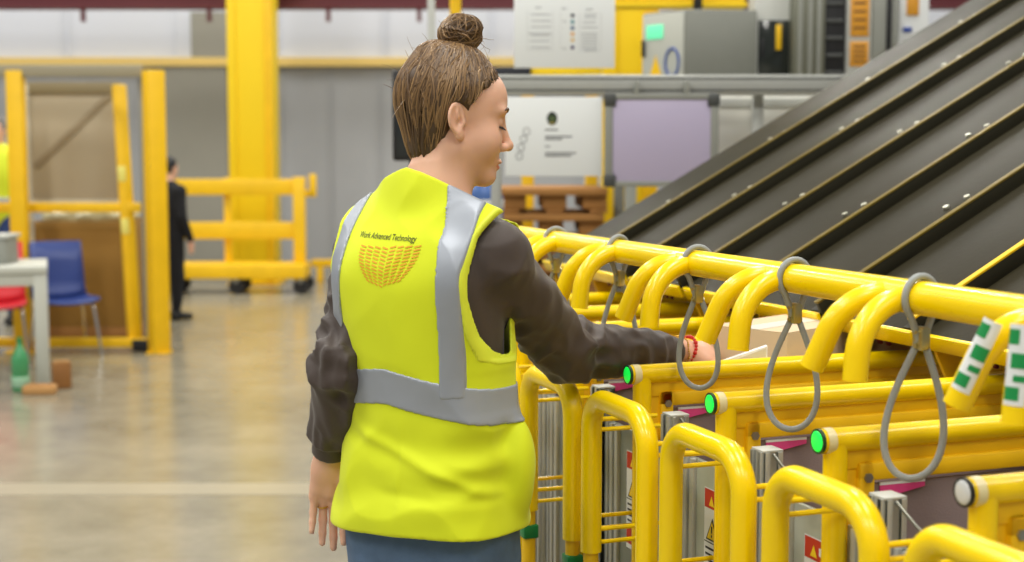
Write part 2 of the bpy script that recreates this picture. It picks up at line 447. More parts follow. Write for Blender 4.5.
# whiteboard
x0, x1, z0, z1 = bx(603), bx(715), bz(186), bz(95); W = x1-x0; H = z1-z0
t = empty('whiteboard', ((x0+x1)/2, BY-0.09, z0)); tag(t, 'framed lilac whiteboard hanging right of the emblem poster', 'whiteboard')
MB().box((0, 0, H/2), (W-0.04, 0.012, H-0.03), bev=0.002).build('writing_surface', mat('lilac_board', rgb(183, 174, 200), 0.35), t)
mb = MB(); fw = 0.034
mb.box((0, 0, fw/3), (W, 0.024, fw*0.66), bev=0.004); mb.box((0, 0, H-fw/3), (W, 0.024, fw*0.66), bev=0.004)
for s in (-1, 1): mb.box((s*(W/2-fw/2), 0, H/2), (fw, 0.024, H), bev=0.004)
mb.build('frame', GREYPAINT, t)
for sx in (-1, 1):
    for sz in (0, 1): MB().box((sx*(W/2-0.022), -0.003, sz*(H-0.05)+0.025), (0.052, 0.03, 0.056), bev=0.01).build('corner_cap', DARKGREY, t)
for sx in (-0.22, 0.22): MB().box((sx*W, 0.02, H+0.02), (0.02, 0.06, 0.07), bev=0.003).build('hanging_bracket', GREYPAINT, t)
# pale panel behind the whiteboard
x0, x1, z0, z1 = bx(708, 6.2), bx(860, 6.2), bz(184, 6.2), bz(96, 6.2)
t = empty('backing_panel', ((x0+x1)/2, 6.2, z0)); tag(t, 'pale grey panel partly hidden behind the whiteboard and the chute', 'panel')
for s in (-0.25, 0.25): MB().box((s, 0.03, -z0/2+0.1), (0.05, 0.04, z0+0.2), bev=0.004).build('stand_leg', GREYPAINT, t)
MB().box((0, 0, (z1-z0)/2), (x1-x0, 0.02, z1-z0), bev=0.003).build('panel_board', mat('pale_panel', rgb(222, 222, 214), 0.6), t)
for sz in (0.03, z1-z0-0.03): MB().box((0, -0.014, sz), (x1-x0, 0.012, 0.04), bev=0.002).build('edge_strip', PALEGREY, t)

# cabinets and machine parts on a bench behind the rail
CY = 7.6
cx = lambda px: at(px, 155, CY).x
cz = lambda py: at(512, py, CY).z
xe = cx(685); zb_, zt = cz(82), cz(9)
t = empty('machine_bench', (cx(770), CY+0.45, 0)); tag(t, 'grey steel bench under the electrical cabinets behind the rail', 'bench')
MB().box((0, 0, zb_-0.03), (cx(960)-cx(640), 0.95, 0.06), bev=0.006).build('bench_top', GREYPAINT, t)
for sx in (-1, 1):
    for sy in (-1, 1): MB().box((sx*0.75, sy*0.42, (zb_-0.06)/2), (0.06, 0.06, zb_-0.06), bev=0.004).build('leg', GREYPAINT, t)
t = empty('electrical_cabinet', (xe, CY, zb_)); tag(t, 'grey electrical cabinet with a green display and stickers on its narrow side', 'cabinet')
a = math.radians(33)
ux = Vector((math.cos(-0.12), math.sin(0.12), 0)); vx = Vector((-math.sin(math.radians(40)), math.cos(math.radians(40)), 0))
wR = (cx(757)-xe)/ux.x; wL = 0.33; hC = zt-zb_
base = [Vector((0, 0, 0)), ux*wR, ux*wR+vx*wL, vx*wL]
MB().prism(base, (0, 0, hC), 0.008).build('housing', mat('cabinet_grey', rgb(128, 130, 122), 0.5, var=0.05), t)
nrm = Vector((-vx.y, vx.x, 0)); nrm = nrm if nrm.y < 0 else -nrm
nL = Vector((-vx.y, vx.x, 0)); nL = nL if nL.x < 0 else -nL
fl = [vx*0.012+nL*0.001, vx*(wL-0.012)+nL*0.001]
def sidequad(u0, u1, z0, z1, off): return [vx*u0+nL*off+Vector((0, 0, z0)), vx*u1+nL*off+Vector((0, 0, z0)), vx*u1+nL*off+Vector((0, 0, z1)), vx*u0+nL*off+Vector((0, 0, z1))]
MB().prism(sidequad(0.012, wL-0.012, 0.012, hC-0.012, 0.0), nL*0.012, 0.004).build('door', mat('cabinet_door_grey', rgb(186, 188, 178), 0.5), t)
MB().prism(sidequad(wL*0.48, wL*0.86, hC*0.62, hC*0.82, 0.012), nL*0.006, 0.002).build('display', DISPG, t)
mb = MB(); mb.prism([vx*(wL*0.8)+nL*0.0125+Vector((0, 0, hC*0.07)), vx*(wL*0.5)+nL*0.0125+Vector((0, 0, hC*0.07)), vx*(wL*0.65)+nL*0.0125+Vector((0, 0, hC*0.4))], nL*0.001); mb.build('warning_triangle', YELD, t)
mb = MB(); c = vx*(wL*0.27)+nL*0.015+Vector((0, 0, hC*0.28)); mb.tube([c+vx*(0.05*math.cos(q))+Vector((0, 0, 0.075*math.sin(q))) for q in np.linspace(0, 2*PI, 24, endpoint=False)], 0.008, 6, closed=True); mb.build('blue_sticker_ring', mat('blue_print', rgb(60, 84, 150), 0.5), t)
MB().box(vx*(wL*0.92)+nL*0.02+Vector((0, 0, hC*0.5)), (0.02, 0.02, 0.09), bev=0.004).build('door_handle', BLACK, t)
# yellow overhead beam above the cabinet
t = empty('overhead_beam', (cx(650), 8.4, at(512, 8, 8.4).z)); tag(t, 'yellow horizontal steel beam above the electrical cabinet', 'beam')
mb = MB(); Lb = at(756, 155, 8.4).x-at(600, 155, 8.4).x
mb.box((Lb/2-0.3, 0, 0.01), (Lb, 0.2, 0.02)); mb.box((Lb/2-0.3, 0, 0.24), (Lb, 0.2, 0.02)); mb.box((Lb/2-0.3, 0, 0.12), (Lb, 0.016, 0.24)); mb.build('beam_profile', YCOL, t)
MB().box((at(693, 155, 8.4).x-cx(650), -0.13, 0.06), (0.05, 0.05, 0.22), bev=0.005).build('clamp', BLACK, t)
# lower yellow beam seen just above the rail, left
t = empty('crash_beam', (at(552, 155, 9.0).x, 9.0, 0)); tag(t, 'short yellow barrier bar seen between the rail and the upper poster', 'barrier')
x0, x1 = at(520, 155, 9).x-at(552, 155, 9).x, at(600, 155, 9).x-at(552, 155, 9).x; z1 = at(512, 62, 9).z; z0 = at(512, 82, 9).z
MB().box(((x0+x1)/2, 0, (z0+z1)/2), (x1-x0, 0.1, z1-z0), bev=0.01).build('bar', YCOL, t)
for s in (x0+0.05, x1-0.05): MB().box((s, 0.09, z1/2), (0.08, 0.08, z1), bev=0.006).build('upright', YELD, t)
MB().box((x0-0.05, -0.02, (z0+z1)/2), (0.24, 0.13, 0.06), bev=0.01).build('end_bumper', mat('dark_navy_rubber', rgb(30, 34, 44), 0.6), t)
# control box with dark window
t = empty('control_cabinet', (cx(774), CY+0.1, zb_)); tag(t, 'grey control box with a dark glazed window beside the electrical cabinet', 'cabinet')
wB = cx(791)-cx(756); hB = cz(-25)-zb_; zw = cz(18)-zb_
MB().box((0, 0.12, hB/2), (wB, 0.24, hB), bev=0.006).build('housing', PALEGREY, t)
mb = MB(); mb.box((0.008, -0.004, zw/2), (wB*0.92, 0.02, zw*0.98), bev=0.004); mb.build('window', mat('dark_glazing', rgb(38, 42, 38), 0.12, var=0.1), t)
MB().box((0.03, -0.016, zw*0.72), (0.03, 0.01, zw*0.4), bev=0.003).build('yellow_reflection', YELD, t)  # yellow reflection in the glazing, modelled as a painted strip
MB().box((-wB*0.3, -0.016, zw*0.55), (0.015, 0.012, zw*0.3), bev=0.003).build('handle', BLACK, t)
# aluminium machine frame and black cable duct
t = empty('profile_frame', (cx(806), CY+0.05, zb_)); tag(t, 'grey ribbed aluminium upright between the control box and the black duct', 'frame')
wF = cx(822)-cx(791)
mb = MB(); mb.box((0, 0, hB/2), (wF, 0.16, hB), bev=0.004); mb.build('upright', mat('olive_grey_metal', rgb(118, 119, 104), 0.45, 0.4), t)
for s in (-0.3, 0.02, 0.3): MB().box((s*wF, -0.085, hB/2), (0.022, 0.014, hB-0.01), bev=0.003).build('rib', GREYPAINT, t)
t = empty('cable_duct', (cx(832), CY, zb_)); tag(t, 'black cable duct left of the orange warning signs', 'cable duct')
wD = cx(844)-cx(822)
MB().box((0, 0.1, hB/2), (wD, 0.2, hB), bev=0.01).build('duct_body', BLACK, t)
for i in range(6): MB().box((0, -0.006, 0.05+i*hB/6.2), (wD*0.8, 0.014, 0.02), bev=0.003).build('slot_cover', DARKGREY, t)
t = empty('sign_panel', (cx(857), CY+0.02, zb_)); tag(t, 'narrow white panel with two orange notices, one above the other, beside the chute top', 'sign')
wS = cx(869)-cx(844)
MB().box((0, 0.02, hB/2), (wS, 0.03, hB), bev=0.003).build('panel_board', PALEGREY, t)
ORG = mat('orange_print', rgb(214, 150, 40), 0.5, var=0.1, scale=30)
for (ya, yb) in ((-6, 36), (41, 66)):
    za, zb2 = cz(yb)-zb_, cz(ya)-zb_
    MB().box((0.004, 0.002, (za+zb2)/2), (wS*0.74, 0.008, zb2-za), bev=0.001).build('notice', ORG, t)
    mb = MB()
    for k in range(4): zz = za+(zb2-za)*(0.2+0.2*k); mb.box((0.004, -0.003, zz), (wS*0.5, 0.002, 0.012))
    mb.build('notice_text', mat('brown_ink', rgb(120, 78, 30), 0.6), t)
t = empty('guard_post', (cx(884), CY+0.1, zb_)); tag(t, 'grey machine post right of the orange notices at the top of the chute', 'post')
MB().box((0, 0, hB/2), (cx(897)-cx(871), 0.12, hB), bev=0.005).build('upright', GREYPAINT, t)
MB().box((0.02, -0.064, hB*0.55), (0.03, 0.012, hB*0.8), bev=0.003).build('door_seal', BLACK, t)
t = empty('label_board', (cx(916), CY+0.1, zb_)); tag(t, 'white board with a yellow notice and blue stripe at the very top of the chute', 'sign')
wS = cx(930)-cx(900)
MB().box((0, 0.02, hB/2+0.05), (wS, 0.03, hB+0.1), bev=0.003).build('panel_board', WHITE, t)
MB().box((-0.01, 0, cz(2)-zb_), (wS*0.4, 0.012, 0.12), bev=0.002).build('notice', ORG, t)
MB().box((-wS*0.22, 0, cz(28)-zb_), (wS*0.3, 0.012, 0.025), bev=0.002).build('blue_stripe', mat('blue_print2', rgb(40, 70, 150), 0.5), t)
# stack of pallets under the poster
PY = 7.9
px0, px1 = at(500, 155, PY).x, at(607, 155, PY).x; pw = px1-px0
def pallet():
    t = empty('wooden_pallet', (0, 0, 0))
    for i in range(5):
        MB().box((0, -0.36+i*0.18, 0.1235), (pw, 0.14, 0.04), bev=0.003).build('deck_board', WOOD, t)
    for i in range(3):
        mb = MB()
        mb.box((-pw/2+0.07+i*(pw-0.14)/2, 0, 0.063), (0.14, 0.78, 0.078), bev=0.006)
        mb.build('bearer', WOOD, t)
        MB().box((-pw/2+0.05+i*(pw-0.1)/2, 0, 0.013), (0.1, 0.82, 0.02), bev=0.003).build('bottom_board', WOOD, t)
    return t
pproto = pallet()
NP = 9
ords = ['topmost', 'second', 'third']
for k in range(NP):
    o = pproto if k == 0 else copy_tree(pproto)
    o.location = ((px0+px1)/2+random.uniform(-.01, .01), PY+0.45, 0.0005+k*0.146); o.rotation_euler = (0, 0, random.uniform(-.015, .015))
    fromtop = NP-1-k
    tag(o, ('%s wooden pallet of the stack under the emblem poster' % ords[fromtop]) if fromtop < 3 else 'wooden pallet low in the stack, hidden behind the yellow row of carts', 'pallet', 'stacked wooden pallets')
# blue and white drum seen under the chin, dark screen behind the head, hanging strap and pole
t = empty('plastic_drum', (at(482, 155, 7.0).x, 7.0, 0)); tag(t, 'blue plastic drum with a white collar, just visible under the chin of the woman', 'drum')
zt = at(512, 177, 7.0).z
MB().lathe([(0.10, 0), (0.105, 0.02), (0.105, zt-0.1), (0.09, zt-0.06), (0.06, zt-0.03), (0.06, zt-0.01)], seg=24).build('drum_body', mat('blue_drum', rgb(58, 96, 160), 0.4), t)
MB().lathe([(0.107, zt-0.16), (0.109, zt-0.15), (0.109, zt-0.12), (0.107, zt-0.11)], seg=24).build('collar', WHITE, t)
t = empty('display_screen', (at(415, 155, 6.6).x, 6.6, 0)); tag(t, 'black screen on a stand, mostly hidden behind the head of the woman', 'screen')
x0 = at(393, 155, 6.6).x-at(415, 155, 6.6).x; z1, z0 = at(512, 70, 6.6).z, at(512, 161, 6.6).z
MB().box((0, 0, (z0+z1)/2), (-2*x0, 0.05, z1-z0), bev=0.012).build('screen_housing', BLACK, t)
MB().box((0, -0.026, (z0+z1)/2), (-2*x0-0.04, 0.004, z1-z0-0.04), bev=0.001).build('screen_glass', mat('screen_glass', rgb(40, 44, 46), 0.15), t)
MB().box((0, 0.06, z0/2+0.15), (0.06, 0.05, z0+0.3), bev=0.004).build('stand_post', DARKGREY, t)
MB().box((0, 0.05, 0.012), (0.4, 0.4, 0.024), bev=0.006).build('stand_base', DARKGREY, t)
t = empty('cable_pole', (at(432, 155, 7.2).x, 7.2, 0)); tag(t, 'thin pale grey vertical pole rising behind the hair bun', 'pole')
MB().box((0, 0, 1.5), (0.038, 0.04, 3.0), bev=0.006).build('pole_shaft', PALEGREY, t)
MB().box((0, 0, 0.01), (0.2, 0.2, 0.02), bev=0.004).build('foot_plate', PALEGREY, t)
t = empty('hazard_post', (at(456, 155, 7.3).x, 7.3, 0)); tag(t, 'black and yellow striped post seen just above the hair bun', 'post')
for k in range(12):
    MB().cyl((0, 0, k*0.2), (0, 0, k*0.2+0.2), 0.028 if k < 11 else 0.03, 14).build('yellow_band' if k % 2 else 'black_band', YELD if k % 2 else BLACK, t)
# ------------------------------------------------------------------ row of carts, dividers, hook rail and chutes
PL = 1.12
pts = [(964, 491), (816, 442), (709, 404), (628, 374)]
S = [hit(x, y, PL)[0] for x, y in pts]; ZL = sum(hit(x, y, PL)[1] for x, y in pts)/4
PITCHS = (S[3]-S[0])/3; S0 = S[0]
def pcal(xs, y):       # lateral distance at which the spacing of these image points equals the cart pitch
    s = [hit(x, yy, 1.0)[0] for x, yy in zip(xs, y)]
    return PITCHS/((s[-1]-s[0])/(len(xs)-1))
Ucal = [(920, 535), (775, 480), (672, 435), (592, 395)]
PU = pcal([u[0] for u in Ucal], [u[1] for u in Ucal])
ZU = sum(hit(x, y, PU)[1] for x, y in Ucal)/4
SU = [hit(x, y, PU)[0] for x, y in Ucal]
su_far = sum(SU[i]-i*PITCHS for i in range(4))/4-S0          # far leg of the handle, relative to its divider
su_near = ((hit(645, 430, PU)[0]-3*PITCHS)+(hit(743, 470, PU)[0]-2*PITCHS)+(hit(868, 520, PU)[0]-PITCHS))/3-S0
ZUE = hit(570, 537, PU)[1]; ZU += 0.011; su_near -= 0.010
Hcal = [(958, 415), (815, 368), (708, 340), (625, 312)]
PH = pcal([u[0] for u in Hcal], [u[1] for u in Hcal]); ZH = sum(hit(x, y, PH)[1] for x, y in Hcal)/4
SHa = sum(hit(x, y, PH)[0]-i*PITCHS for i, (x, y) in enumerate(Hcal))/4
SHb = (hit(650, 325, PH)[0]-3*PITCHS+hit(738, 352, PH)[0]-2*PITCHS+hit(853, 380, PH)[0]-PITCHS)/3
PB = PH+0.10
ZB = hit(850, 287, PB)[1]
RT = 0.0185
print('row', S0, PITCHS, 'PU', PU, ZU, ZUE, su_far, su_near, 'PH', PH, ZH, 'ZB', ZB, 'ZL', ZL)
ROOT = lambda s, p=PL: nh*p+dh*s
order = ['nearest', 'second nearest', 'third nearest', 'fourth nearest', 'fifth nearest', 'sixth nearest', 'seventh nearest', 'farthest']
# --- dividers: origin under the lamp end; x into the bay, y along the row
def divider(lit):
    t = empty('bay_divider', (0, 0, 0))
    Lr = 0.92
    MB().tube([(0.0, 0, ZL), (Lr, 0, ZL)], RT, 18).build('top_tube', YEL, t)
    MB().tube([(0.03, 0, ZL-0.005), (0.03, 0, 0.0)], RT*0.98, 18).build('post', YEL, t)
    MB().tube([(Lr-0.03, 0, ZL-0.005), (Lr-0.03, 0, 0.0)], RT*0.98, 14).build('post', YEL, t)
    mb = MB(); zi = ZL-0.050
    mb.box((0.079, 0, (zi+0.3)/2+0.007), (0.028, 0.026, zi-0.3+0.014), bev=0.005); mb.box(((Lr+0.035)/2, 0, zi), (Lr-0.095, 0.026, 0.028), bev=0.005); mb.build('inner_rail', YELD, t)
    MB().box((Lr/2+0.01, 0.0, ZL-0.028), (Lr-0.06, 0.010, 0.034), bev=0.002).build('web_plate', YELD, t)
    MB().box((0.054, 0.002, ZL-0.42), (0.036, 0.008, 0.80), bev=0.002).build('web_plate', YELD, t)
    MB().box((Lr/2+0.02, 0.0, ZL-0.34), (Lr-0.14, 0.006, 0.54), bev=0.002).build('side_panel', MAUVE, t)
    for q in ((0.079, -0.013, ZL-0.058),):
        mb = MB(); mb.tube([(q[0], q[1]-0.004, q[2]), (q[0], q[1]+0.004, q[2])], 0.0075, 6); mb.build('screw_head', STEEL, t)
    mb = MB(); mb.prism([(0.105, -0.005, ZL-0.073), (0.185, -0.005, ZL-0.073), (0.185, -0.005, ZL-0.080), (0.105, -0.005, ZL-0.094)], (0, -0.002, 0)); mb.build('pink_label', PINK, t)
    mb = MB(); mb.prism([(0.105, -0.0045, ZL-0.069), (0.185, -0.0045, ZL-0.069), (0.185, -0.0045, ZL-0.073), (0.105, -0.0045, ZL-0.073)], (0, -0.003, 0)); mb.build('white_label', WHITE, t)
    mb = MB(); mb.tube([(0.008, 0, ZL), (0.022, 0, ZL)], RT+0.0008, 18, caps=False); mb.build('tape_band', mat('clear_tape', rgb(238, 226, 176), 0.3), t)
    mb = MB(); mb.tube([(0.003, 0, ZL), (-0.002, 0, ZL)], RT+0.0004, 18); mb.build('lamp_collar', BLACK if not lit else mat('dark_green_collar', rgb(14, 60, 34), 0.4), t)
    mb = MB(); mb.ball((-0.0015, 0, ZL), (0.003, RT*0.86, RT*0.86), 14); mb.build('lamp_lens', LEDG if lit else mat('unlit_lens', rgb(205, 208, 210), 0.3), t)
    return t
dl = ['yellow bay divider with the unlit white lamp, nearest of the row', 'yellow bay divider with a glowing green lamp, second from the right edge',
      'yellow bay divider with a green lamp under the hanging cord in mid row', 'yellow bay divider whose green lamp is beside the reaching sleeve',
      'yellow bay divider directly behind the reaching forearm', 'yellow bay divider showing as the lowest bar just above the sleeve', 'yellow bay divider showing as the middle bar above the sleeve',
      'yellow bay divider showing as the highest bar above the sleeve']
proto = divider(True)
for k in range(8):
    o = divider(False) if k == 0 else (proto if k == 1 else copy_tree(proto))
    o.location = ROOT(S0+k*PITCHS); o.rotation_euler = (0, 0, ROWROT)
    tag(o, dl[k], 'bay divider', 'bay dividers of the sorting row')
# --- carts
HZ = mat('hazard_yellow', rgb(240, 205, 20), 0.5)
def cart():
    t = empty('sorting_cart', (0, 0, 0))
    du = PU-PL; yf, yn = su_far, su_near
    MB().tube(fillet([(du, yf, ZUE), (du, yf, ZU-0.004), (du, yn, ZU-0.004), (du, yn, ZUE)], 0.06, 9), RT*1.07, 20).build('push_handle', YEL, t)
    for y in (yf, yn):
        l = MB().tube([(du, y, ZUE+0.01), (du, y, 0.12)], RT*0.78, 14).build('lower_leg', YELD, t)
        MB().box((du, y, ZUE-0.045+0.09*0), (0.034, 0.034, 0.03), bev=0.004).build('green_clamp', GREEN, l)
        MB().tube([(du, y, 0.07), (du, y, 0.125)], 0.012, 10).build('caster_stem', STEEL, l)
        MB().tube([(du, y-0.014, 0.045), (du, y+0.014, 0.045)], 0.045, 20).build('caster_wheel', BLACK, l)
    r = 0.0044
    zA, zB_, zC_, zD = (hit(600, yy, PU+0.01)[1] for yy in (421, 431.5, 532, 545))
    for y in (yf, yn):
        xe_ = du+0.155
        MB().tube([(du, y, zA), (du+0.135, y, zA)], r, 8).build('wire_rod', YEL, t)
        MB().tube(fillet([(du, y, zB_), (xe_, y, zB_), (xe_, y, zC_), (du, y, zC_)], 0.02, 6), r, 8).build('wire_hoop', YEL, t)
        MB().tube([(du, y, zD), (du+0.135, y, zD)], r, 8).build('wire_rod', YEL, t)
    # aluminium profile, front panel and warning label
    za = hit(768, 450, PL+0.05)[1]; ya = sum(hit(x, y, PL+0.05)[0]-i*PITCHS for i, (x, y) in ((1, (768, 450)), (2, (676, 398)), (0, (887, 492))))/3-S0
    w = 0.036
    mb = MB(); mb.box((0.05, ya, za/2+0.03), (w, w, za-0.06))
    for sy in (-1, 1):
        for sx in (-1, 1):
            mb.box((0.05-w/2-0.002, ya+sy*w*0.33, za/2+0.03), (0.006, w*0.26, za-0.06), bev=0.001); mb.box((0.05+sx*w*0.33, ya-w/2-0.002, za/2+0.03), (w*0.26, 0.006, za-0.06), bev=0.001)
    pr = mb.build('profile_post', ALU, t)
    MB().box((0.05, ya, za+0.001), (w+0.002, w+0.002, 0.004), bev=0.001).build('profile_cap', PALEGREY, pr)
    ypa, ypb = ya-w*0.4, yn-0.035
    MB().box((0.058, (ypa+ypb)/2, 0.58), (0.01, ypa-ypb, 0.74), bev=0.002).build('front_panel', mat('panel_grey_green', rgb(186, 190, 176), 0.45, 0.1), t)
    for yy in (ypa-0.012, ypa-0.034, ypa-0.06, (ypa+ypb)/2+0.02): MB().box((0.05, yy, 0.58), (0.012, 0.014, 0.74), bev=0.002).build('panel_rib', ALU, t)
    yl = LABY[0]-S0-2*PITCHS; zl = LABY[1]; wl = 0.062; hl = 0.20
    x0 = 0.0515
    mb = MB()
    def q(y0, z0, y1, z1, off, mi):
        mb.mi = mi; mb.poly([(x0-off, y0, z0), (x0-off, y1, z0), (x0-off, y1, z1), (x0-off, y0, z1)])
    q(yl, zl-hl, yl-wl, zl, 0, 0); q(yl-0.002, zl-0.036, yl-wl+0.002, zl-0.002, 0.0006, 1)
    for (zc, s, m1) in ((zl-0.073, 0.021, 2),):
        mb.mi = 3; mb.poly([(x0-0.0006, yl-wl/2-s*1.1, zc-s), (x0-0.0006, yl-wl/2+s*1.1, zc-s), (x0-0.0006, yl-wl/2, zc+s)])
        mb.mi = 2; mb.poly([(x0-0.0012, yl-wl/2-s*.85, zc-s*.85), (x0-0.0012, yl-wl/2+s*.85, zc-s*.85), (x0-0.0012, yl-wl/2, zc+s*.72)])
        mb.mi = 3; mb.poly([(x0-0.0018, yl-wl/2-0.0018, zc-s*.3), (x0-0.0018, yl-wl/2+0.0018, zc-s*.3), (x0-0.0018, yl-wl/2+0.0022, zc+s*.3), (x0-0.0018, yl-wl/2-0.0022, zc+s*.3)])
        mb.poly([(x0-0.0018, yl-wl/2-0.0018, zc-s*.65), (x0-0.0018, yl-wl/2+0.0018, zc-s*.65), (x0-0.0018, yl-wl/2+0.0018, zc-s*.45), (x0-0.0018, yl-wl/2-0.0018, zc-s*.45)])
    q(yl-0.002, zl-0.099, yl-wl+0.002, zl-0.097, 0.0006, 3)
    mb.mi = 2; mb.poly([(x0-0.0012, yl-wl*.62, zl-0.031), (x0-0.0012, yl-wl*.3, zl-0.031), (x0-0.0012, yl-wl*.46, zl-0.012)])
    q(yl-wl*.7, zl-0.026, yl-wl*.92, zl-0.013, 0.0012, 0)
    for k in range(4): q(yl-0.006, zl-0.111-k*0.011, yl-wl*(0.9 if k % 2 else 0.7), zl-0.107-k*0.011, 0.0006, 3)
    q(yl-0.002, zl-0.19, yl-wl+0.002, zl-0.156, 0.0006, 1)
    mb.build('warning_label', [WHITE, REDM, HZ, INKD], t, smooth=False)
    # latch arm beside the profile
    mb = MB(); mb.tube([(0.05, ya-0.02, za-0.004), (0.056, ya-0.06, za-0.03), (0.058, ya-0.085, za-0.04)], 0.0028, 8); mb.ball((0.058, ya-0.088, za-0.043), 0.007, 10); mb.ball((0.05, ya-0.075, za-0.052), 0.006, 10); mb.build('latch', mat('dull_latch', rgb(120, 120, 112), 0.4, 0.8), t)
    # open load tray
    xa, xb = 0.10, 0.86; y0, y1 = -0.022, -(PITCHS-0.022)
    yc0, yc1 = -0.02-0.0, -(PITCHS-0.02)
    mb = MB(); zt = 0.86; zb0 = 0.62
    mb.box(((xa+xb)/2, -PITCHS/2+PITCHS, zb0), (xb-xa, PITCHS-0.06, 0.012))
    mb.box((xa, PITCHS/2, (zt+zb0)/2), (0.008, PITCHS-0.06, zt-zb0)); mb.box((xb, PITCHS/2, (zt+zb0)/2), (0.008, PITCHS-0.06, zt-zb0))
    mb.build('load_tray', MAUVE, t)
    MB().box(((xa+xb)/2, PITCHS/2, 0.16), (xb-xa+0.1, PITCHS-0.08, 0.03), bev=0.004).build('base_frame', YELD, t)
    for sx in (xa+0.05, xb-0.05): MB().box((sx, PITCHS/2, 0.39), (0.03, PITCHS-0.1, 0.46), bev=0.004).build('tray_support', GREYPAINT, t)
    return t
# origin of a cart = divider on its near side
LABY = hit(704, 486, PL+0.05); LABY = (LABY[0], LABY[1])
su_far -= 0; 
c0 = cart()
cl = ['yellow sorting cart whose handle is cut off at the bottom right corner', 'yellow sorting cart with the large taped handle below the second lamp', 'yellow sorting cart with a red and white warning label right of its handle, mid row',
      'yellow sorting cart with its whole handle visible under the reaching sleeve', 'yellow sorting cart closest to the woman, beside the side of her vest', 'yellow sorting cart hidden behind the waist of the woman', 'yellow sorting cart at the far end, hidden behind the back of the woman']
for k in range(7):
    o = c0 if k == 0 else copy_tree(c0)
    o.location = ROOT(S0+k*PITCHS); o.rotation_euler = (0, 0, ROWROT)
    tag(o, cl[k], 'cart', 'sorting carts in the row')
    if k in (1, 2, 3):
        tp = MB(); ym = su_near*0.42+su_far*0.58 if k != 1 else su_near*0.55+su_far*0.45
        tp.tube([(PU-PL, ym+0.008, ZU-0.004), (PU-PL, ym-0.008, ZU-0.004)], RT+0.0008, 20, caps=False)
        tp.build('tape_band', mat('old_tape', rgb(214, 178, 90), 0.5, var=0.2, scale=120), o)
# --- overhead hook rail
t = empty('hook_rail', ROOT(S0, PB), ROWROT); tag(t, 'long yellow overhead rail tube with pairs of bent drop hooks', 'rail')
sA, sB = -0.75, 7.4*PITCHS
MB().tube([(0, sA, ZB), (0, sB, ZB)], 0.0245, 22).build('rail_tube', YEL, t)
for s in (sA+0.05, sB-0.03): MB().tube([(0.0, s, ZB-0.005), (0.0, s, 0.0)], 0.024, 16).build('support_post', YEL, t)
hx = PH-PB
RH = 0.0178
for k in range(-1, 8):
    a = SHa+k*PITCHS-S0; b = SHb+k*PITCHS-S0
    pa = fillet([(0, a-0.046, ZB), (hx+0.030, a-0.032, ZB+0.002), (hx-0.004, a, ZH)], 0.085, 10)
    pb = fillet([(0, b+0.012, ZB-0.002), (hx+0.012, b+0.004, ZB-0.002), (hx, b, ZH-0.004)], 0.085, 10)
    for pth in (pa, pb):
        hk = MB().tube(pth, RH, 20).build('drop_hook', YEL, t)
        if k == 0:
            e = pth[-1]; d = (pth[-2]-pth[-1]).normalized()
            n_ = len(pth)
            up = [e+d*q for q in (0.025, 0.05, 0.075, 0.095, 0.115)]
            m2 = MB()
            axis = d; side = Vector((-1, -0.55, 0)); side = (side-axis*side.dot(axis)).normalized(); oth = axis.cross(side)
            def patch(l0, l1, a0, a1, off, mi):
                m2.mi = mi; N = 8
                for i in range(N):
                    t0 = a0+(a1-a0)*i/N; t1 = a0+(a1-a0)*(i+1)/N
                    f_ = lambda l, tt: e+d*l+(side*math.cos(tt)+oth*math.sin(tt))*(RH+off)
                    m2.poly([f_(l0, t0), f_(l0, t1), f_(l1, t1), f_(l1, t0)])
            lmax = 0.118
            patch(0.022, lmax, -0.75, 0.75, 0.0006, 0)
            for (l0, l1, a0, a1) in ((0.028, 0.044, -0.7, 0.35), (0.05, 0.058, -0.1, 0.7), (0.066, 0.084, -0.35, 0.72), (0.094, 0.112, -0.72, 0.1)):
                patch(l0, l1, a0, a1, 0.0011, 1)
            m2.build('green_white_sticker', [WHITE, mat('sticker_green', rgb(20, 140, 70), 0.4)], hk)
